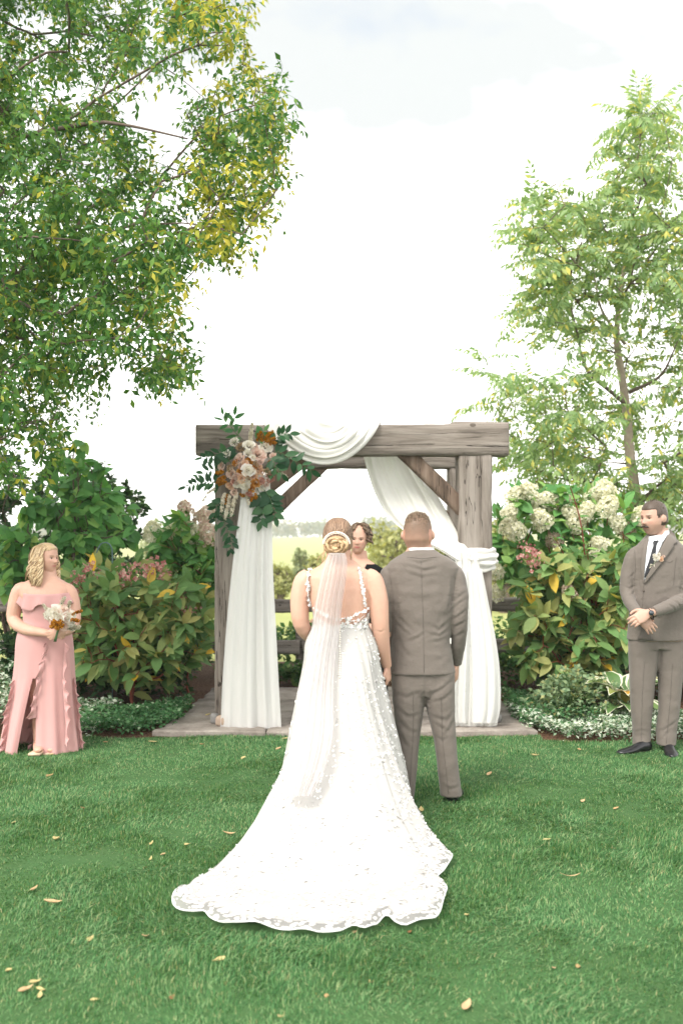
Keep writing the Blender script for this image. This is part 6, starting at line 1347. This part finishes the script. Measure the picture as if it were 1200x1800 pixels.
for zx, zy, rd, kd, pm in FL:
    rx, rz = (zx - 590) / 260, (zy - 560) / 260; d2 = min(1.3, math.hypot(rx, rz)); dome = -.17 * math.sqrt(max(.03, 1 - .55 * d2 * d2)) + .02 * r.normal()
    bloom(fa, kd, A(zx, zy, dome), rd * KPX * 1.26, (rx * .8, -1, -rz * .6 + .15), r, 'pom' if pm else 'rose')
bloom(fa, 'copper', A(535, 800, -.10), .034, (0, -.5, -.9), r)
for pts, n, ll, lw, mt in (([(520, 330, -.05), (470, 250, -.08), (420, 190, -.1), (372, 150, -.1), (360, 95, -.1)], 7, .105, .36, M_RUSB), ([(540, 320, -.04), (500, 280, -.07), (440, 215, -.1), (455, 150, -.1), (462, 100, -.1)], 6, .10, .36, M_RUSB), ([(760, 400, -.05), (820, 310, -.08), (880, 265, -.12), (950, 262, -.12)], 9, .095, .42, M_RUSC), ([(780, 440, -.08), (850, 425, -.12), (950, 480, -.15), (1060, 540, -.16), (1140, 590, -.16)], 12, .105, .40, M_RUSC), ([(760, 470, -.1), (800, 500, -.16), (830, 560, -.17), (880, 620, -.17)], 7, .10, .4, M_RUSC), ([(440, 440, -.05), (350, 430, -.09), (260, 460, -.1), (180, 475, -.1)], 9, .10, .38, M_RUSC),
        ([(400, 700, -.05), (280, 690, -.09), (160, 690, -.1), (30, 730, -.1)], 15, .088, .34, M_RUSC), ([(380, 600, -.05), (300, 580, -.08), (210, 600, -.1), (110, 665, -.1)], 9, .085, .36, M_RUSC), ([(660, 740, -.08), (700, 830, -.12), (720, 930, -.12), (690, 1040, -.12)], 12, .115, .46, M_RUSC), ([(700, 730, -.10), (770, 820, -.15), (800, 910, -.15), (820, 1000, -.15)], 12, .11, .46, M_RUSC), ([(430, 760, -.06), (350, 870, -.1), (360, 1000, -.1), (400, 1110, -.1), (440, 1200, -.1), (415, 1290, -.1)], 16, .095, .40, M_RUSC), ([(400, 780, -.05), (330, 860, -.08), (300, 930, -.08), (300, 1060, -.08)], 9, .09, .4, M_RUSC), ([(640, 330, -.08), (690, 280, -.12), (720, 240, -.12)], 6, .08, .42, M_RUSB), ([(430, 520, -.12), (400, 470, -.16), (380, 430, -.17)], 6, .095, .5, M_RUSC), ([(730, 620, -.14), (780, 600, -.16), (820, 560, -.16)], 5, .07, .45, M_RUSB)):
    spray(fa, [A(*p) for p in pts], n, ll, lw, mt, int(pts[0][0] + pts[-1][1]))
M_AMB = petalmat('amber_plume', (.30, .11, .008), (.46, .19, .015), (.60, .29, .04)); M_IVP = petalmat('ivory_plume', (.62, .56, .44), (.74, .70, .58), (.82, .79, .70))
for pts, rad, mt, n in (([(600, 330), (606, 260), (618, 165)], .016, M_IVP, 170), ([(375, 790), (358, 870), (345, 955)], .017, M_IVP, 150), ([(420, 800), (400, 900), (378, 1020)], .017, M_IVP, 170), ([(480, 780), (452, 880), (430, 990)], .018, M_IVP, 170), ([(575, 770), (580, 820), (590, 890)], .014, M_IVP, 90), ([(840, 570), (880, 610), (925, 650)], .010, M_IVP, 70), ([(300, 740), (230, 780), (180, 860)], .007, M_IVP, 50), ([(360, 590), (320, 610), (300, 600)], .016, M_AMB, 70), ([(380, 640), (330, 665), (310, 700)], .018, M_AMB, 80), ([(390, 690), (345, 690), (325, 715)], .016, M_AMB, 60), ([(720, 340), (750, 280), (800, 240)], .018, M_AMB, 90), ([(740, 350), (780, 310), (825, 300)], .015, M_AMB, 70), ([(700, 330), (700, 280), (690, 240)], .015, M_AMB, 60), ([(770, 360), (800, 340), (830, 350)], .012, M_AMB, 50), ([(760, 540), (770, 520), (775, 500)], .016, M_AMB, 50), ([(400, 800), (380, 850), (390, 880)], .013, M_AMB, 50), ([(600, 790), (610, 830), (615, 860)], .014, M_AMB, 50), ([(640, 790), (650, 830), (640, 850)], .012, M_AMB, 40), ([(660, 320), (675, 300), (670, 260)], .010, M_AMB, 40)):
    spike(fa, [A(x, y, -.12) for x, y in pts], rad, mt, n, int(pts[0][0] * 3 + pts[-1][1]), fs=.013)

# bridesmaid's bouquet
bq = thing('bouquet', 'round bouquet of white blooms and amber plumes held by the bridesmaid', 'bouquet', d.p(100, 1120, -.27)); r = np.random.default_rng(102); D0 = -.34
for x, y, rp, kd, pm, dy in ((97, 1078, 9.5, 'white', 0, -.02), (112, 1074, 9, 'blush', 0, 0), (119, 1087, 9, 'white', 0, -.01), (104, 1086, 7, 'white', 0, -.04), (87, 1081, 7, 'white', 1, .02), (127, 1081, 6.5, 'white', 0, .03), (113, 1099, 7, 'blush', 0, -.02), (106, 1068, 6, 'blush', 0, .03), (124, 1095, 6.5, 'white', 1, 0), (93, 1092, 5.5, 'blush', 0, 0)):
    bloom(bq, kd, d.p(x, y, D0 + dy), rp * d.k * 1.6, ((x - 107) / 26, -1, (1085 - y) / 26), r, 'pom' if pm else 'rose')
for pts, rad, mt, n in (([(99, 1090), (94, 1097), (90, 1104)], .020, M_AMB, 90), ([(103, 1092), (102, 1100), (99, 1106)], .020, M_AMB, 90), ([(106, 1090), (109, 1098), (108, 1104)], .014, M_AMB, 50), ([(126, 1090), (133, 1090), (140, 1092)], .012, M_AMB, 50), ([(128, 1080), (136, 1076), (144, 1074)], .010, M_AMB, 40), ([(90, 1080), (84, 1072), (76, 1062)], .010, M_IVP, 60), ([(108, 1070), (109, 1058), (116, 1049)], .013, M_IVP, 90), ([(120, 1075), (122, 1062), (124, 1056)], .011, M_IVP, 70), ([(126, 1098), (134, 1102), (142, 1102)], .014, M_IVP, 80), ([(116, 1100), (124, 1106), (132, 1106)], .014, M_IVP, 70), ([(86, 1088), (81, 1084), (78, 1078)], .012, M_IVP, 60)):
    spike(bq, [d.p(x, y, D0 - .05 if mt is M_AMB else D0 + .02) for x, y in pts], rad, mt, n, int(pts[0][0] * 7 + pts[-1][1]), fs=.012)
for k in range(9): mesh('stem', tube([d.p(107 + 3 * math.cos(k * 2.4), 1094, D0 + .04), d.p(101 + 1.5 * math.cos(k), 1112, D0 + .045), d.p(97 + 2.2 * math.cos(k * 1.7), 1128, D0 + .05 + .01 * math.sin(k))], .0028, 5, steps=6), M_FSTEM, bq)
# boutonniere
bt = thing('boutonniere', 'cream flower boutonniere pinned on the lapel of the groomsman', 'boutonniere', s.p(1152, 980, -.14)); r = np.random.default_rng(103)
for x, y, rp, kd, pm in ((1153, 981, 6.5, 'white', 0), (1161, 983, 5, 'peach', 0), (1149, 976, 4, 'white', 1), (1157, 975, 4.5, 'white', 1), (1165, 978, 3.5, 'blush', 1)): bloom(bt, kd, onto(tr, x, y, s.Y, .022), rp * s.k, (0, -1, .2), r, 'pom' if pm else 'rose')
spray(bt, [onto(tr, *q, s.Y, .016) for q in ((1156, 984), (1150, 989), (1144, 995))], 4, .035, .3, M_IVP, 5)
# brides's bouquet glimpsed past her arm
bb_ = thing('bouquet', 'sliver of pale bouquet in front of the bride at her left elbow', 'bouquet', b.p(560, 1120, .30)); r = np.random.default_rng(104)
for x, y, rp, kd in ((549, 1092, 7, 'peach'), (556, 1104, 9, 'blush'), (570, 1098, 9, 'white'), (545, 1103, 5, 'tan'), (582, 1106, 9, 'blush')): bloom(bb_, kd, b.p(x, y, .30), rp * b.k, (-.3, .4, .6), r)
for k in range(5): mesh('stem', tube([b.p(560 + 6 * k - 8, 1105, .30), b.p(566, 1126, .25), b.p(562 + 3 * k, 1150, .28)], .003, 5, steps=6), M_FSTEM, bb_)
M_GRASS = leafmat('grass_blades', [(0.02, (0.036, 0.115, 0.042)), (0.35, (0.076, 0.205, 0.074)), (0.72, (0.150, 0.300, 0.122)), (0.93, (0.29, 0.40, 0.20)), (1.0, (0.42, 0.38, 0.20))], .3, .5, .35, pscale=1.0)
r = np.random.default_rng(61)
xy = grass_pts(430000, r)
xy = xy[~in_poly(xy[:, 0], xy[:, 1], KEEP_OFF)] if len(KEEP_OFF) else xy
n = len(xy); p3 = np.c_[xy, 0 * xy[:, 0]]
lush = 0.5 + 0.5 * vnoise(p3, 2.4, 2.0); fine = 0.5 + .5 * vnoise(p3, 9.0, 4.0)
h = (.019 + .021 * lush + .014 * fine) * r.uniform(.55, 1.25, n); wd = r.uniform(.0014, .0025, n) * (0.7 + xy[:, 1] * .06)
a = r.uniform(0, 2 * PI, n) ; lean = r.uniform(.15, .85, n) + .35 * vnoise(p3, 5.0, 9.0)
flow = vnoise(p3, 1.6, 6.0) * 2.5 + vnoise(p3, 6.0, 1.0) * 1.5; a = np.where(r.random(n) < .6, flow + r.normal(0, .6, n), a)
dx, dy = np.cos(a), np.sin(a); sx, sy = -np.sin(a + r.normal(0, .5, n)), np.cos(a)
b = np.c_[xy, np.full(n, .003)]; S = np.stack([sx, sy, 0 * sx], 1) * wd[:, None]
mid = b + np.stack([dx * lean * h * .35, dy * lean * h * .35, h * .62], 1); tip = b + np.stack([dx * lean * h * 1.1, dy * lean * h * 1.1, h * (1 - .32 * lean)], 1)
V = np.stack([b - S, b + S, mid - S * .8, mid + S * .8, tip], 1).reshape(-1, 3)
o = np.arange(n)[:, None] * 5; F = np.concatenate([o + [0, 1, 3], o + [0, 3, 2], o + [2, 3, 4]], 1).reshape(-1, 3)
mesh('grass', (V, F), M_GRASS, kind='stuff', label='short dense mown grass of the lawn', cat='grass')
# ------------------------------------------------------------------ leaves fallen on the lawn
FC = dict(yellow=plain('fallen_yellow', (.48, .39, .18), .6, .2, .2, 40), tan=plain('fallen_tan', (.50, .34, .19), .75, .2, .25, 40), orange=plain('fallen_orange', (.42, .27, .13), .65, .2, .25, 40), brown=plain('fallen_brown', (.25, .12, .055), .75, .2, .25, 40))
def dead_leaf(seed, w):
    r = np.random.default_rng(seed); t = np.linspace(0, 1, 9); u = np.linspace(-1, 1, 7); cu, tw = r.uniform(.5, 1.3), r.normal(0, .6); P = []
    for tt in t:
        wd = w * .5 * math.sin(PI * min(1, tt ** .8)) ** .8 + .003; a = tw * (tt - .5)
        P.append([(uu * wd * math.cos(a), tt - .5, .10 + cu * (tt - .5) ** 2 * .7 + cu * .5 * (uu * wd) ** 2 / max(w, .1) * 3 + uu * wd * math.sin(a)) for uu in u])
    return thick(grid(np.array(P)), .008)
FALL = [(93, 1590, 32, 'tan', .35, 1.4, 'large curled tan leaf on the lawn near the left edge'), (88, 1366, 13, 'orange', .5, .5, 'small orange leaf on the lawn below the bridesmaid'), (147, 1422, 14, 'brown', .35, 1.9, 'brown curled leaf on the lawn right of and below the bridesmaid'), (25, 1448, 12, 'yellow', .4, 0, 'yellow leaf upright on the lawn at the left edge'), (100, 1477, 11, 'yellow', .8, .4, 'round yellow leaf on the lawn halfway down the left side'), (402, 1468, 24, 'tan', .22, 1.6, 'narrow tan leaf lying left of the bridal train'), (330, 1486, 13, 'yellow', .5, 1.2, 'yellow leaf in the grass left of the train edge'), (266, 1485, 13, 'yellow', .3, .3, 'slim yellow leaf standing in the grass left of the train'), (287, 1503, 8, 'tan', .6, .4, 'tiny tan leaf between two yellow leaves on the left lawn'), (265, 1512, 12, 'yellow', .25, .1, 'thin pale leaf below the slim yellow one on the left lawn'), (60, 1566, 16, 'tan', .3, .4, 'pale leaf just above the large curled tan leaf'), (256, 1648, 18, 'tan', .45, .1, 'pale upright leaf in the lower left lawn'), (160, 1652, 13, 'yellow', .6, .6, 'bright yellow leaf in the lower left lawn'), (385, 1692, 26, 'yellow', .45, 1.2, 'yellow pair shaped leaf below the train tip'), (16, 1708, 13, 'yellow', .7, 1.2, 'yellow leaf near the lower left corner'), (62, 1730, 18, 'yellow', .45, 1.0, 'yellow leaf topmost in the lower left cluster'), (72, 1742, 20, 'yellow', .4, 1.9, 'yellow leaf lying across the lower left cluster'), (46, 1744, 22, 'tan', .4, .8, 'tan leaf on the left of the lower left cluster'), (71, 1752, 17, 'yellow', .35, .1, 'yellow leaf lowest in the lower left cluster'), (168, 1760, 18, 'yellow', .45, 1.3, 'yellow bent leaf at the bottom right of the leaf cluster'), (303, 1755, 12, 'brown', .6, .3, 'reddish brown leaf at the bottom of the left lawn'), (493, 1790, 13, 'yellow', .5, .7, 'yellow leaf at the bottom edge under the train'), (574, 1752, 9, 'orange', .7, .2, 'small orange leaf at the bottom under the middle of the train'), (653, 1728, 10, 'orange', .7, .6, 'small orange leaf in the grass below the train'), (820, 1772, 28, 'tan', .38, .35, 'big tan leaf at the bottom right of the train'), (960, 1478, 17, 'yellow', .45, 1.2, 'yellow leaf in the middle of the right lawn'), (1002, 1543, 36, 'tan', .06, 1.6, 'dry straw coloured twig on the right lawn'), (741, 1458, 20, 'tan', .25, 1.5, 'tan leaf touching the right side of the train'), (740, 1427, 16, 'yellow', .4, .1, 'yellow leaf standing behind the heel of the groom'), (1082, 1422, 13, 'orange', .5, 1.2, 'orange leaf on the lawn below the groomsman'), (1024, 1409, 9, 'tan', .6, .8, 'tan leaf on the lawn between groom and groomsman'), (940, 1330, 15, 'yellow', .4, 1.4, 'yellow leaf near the lawn edge right of the patio'), (1017, 1319, 10, 'orange', .5, .3, 'orange leaf on the lawn by the silver ground cover'), (860, 1362, 10, 'tan', .6, .9, 'tan leaf on the lawn right of the trouser hem'), (1015, 1700, 12, 'orange', .5, .2, 'orange upright leaf in the lower right lawn'), (973, 1703, 8, 'tan', .7, .5, 'tiny tan leaf in the lower right lawn'), (268, 1306, 17, 'yellow', .45, 1.3, 'yellow leaf at the left front corner of the patio'), (186, 1306, 10, 'orange', .5, 1.1, 'orange leaf at the bed edge right of the pink gown'), (503, 1300, 16, 'yellow', .35, 1.1, 'yellow leaf at the patio edge left of the veil'), (355, 1310, 8, 'orange', .6, .6, 'tiny orange leaf in front of the patio left part'), (91, 1328, 10, 'yellow', .5, 1.3, 'yellow leaf at the hem of the pink gown'), (490, 1318, 9, 'tan', .5, .7, 'small tan leaf on the lawn between curtain and veil'), (428, 1334, 8, 'yellow', .6, .5, 'tiny yellow leaf on the lawn in front of the left curtain'), (720, 1640, 9, 'brown', .5, .3, 'small brown leaf under the right corner of the train'), (623, 1640, 8, 'tan', .7, .9, 'tiny tan leaf at the front hem of the train'), (820, 1610, 8, 'yellow', .7, .9, 'tiny yellow leaf right of the train corner'), (332, 1242, 14, 'orange', .5, 1.0, 'orange leaf on the flagstones left of the arch post'), (366, 1258, 8, 'yellow', .5, 1.0, 'small yellow leaf on the flagstone by the left post')]
r = np.random.default_rng(300)
for k, (px, py, lp, cl, w, az, lb) in enumerate(FALL):
    zb = .06 if py < 1296 else .022; p = G(px, py, zb); L_ = lp * p[1] / FPX * 1.0
    if 1.0 < az < 2.2: L_ *= 1.0
    else: L_ *= 1.35
    M = Matrix.Translation(Vector(p)) @ Matrix.Rotation(-az + r.normal(0, .15), 4, 'Z') @ Matrix.Rotation(r.normal(.1, .2), 4, 'X') @ Matrix.Scale(L_, 4)
    obj('fallen_leaf', new_mesh('fallen_leaf', *dead_leaf(k, w), FC[cl]), None, M, label=lb, cat='leaf', group='leaves fallen on the lawn')
# ------------------------------------------------------------------ thin summer haze over the fields
m = NT('haze'); pv = m.n('ShaderNodeVolumePrincipled'); pv.inputs['Color'].default_value = (0.95, 0.97, 1.0, 1); pv.inputs['Density'].default_value = 0.0009; pv.inputs['Anisotropy'].default_value = 0.3
m.l(pv.outputs[0], m.out.inputs['Volume'])
mesh('haze', box((0, 640, 10), (1000, 1340, 32)), m.m, kind='stuff', smooth=False)
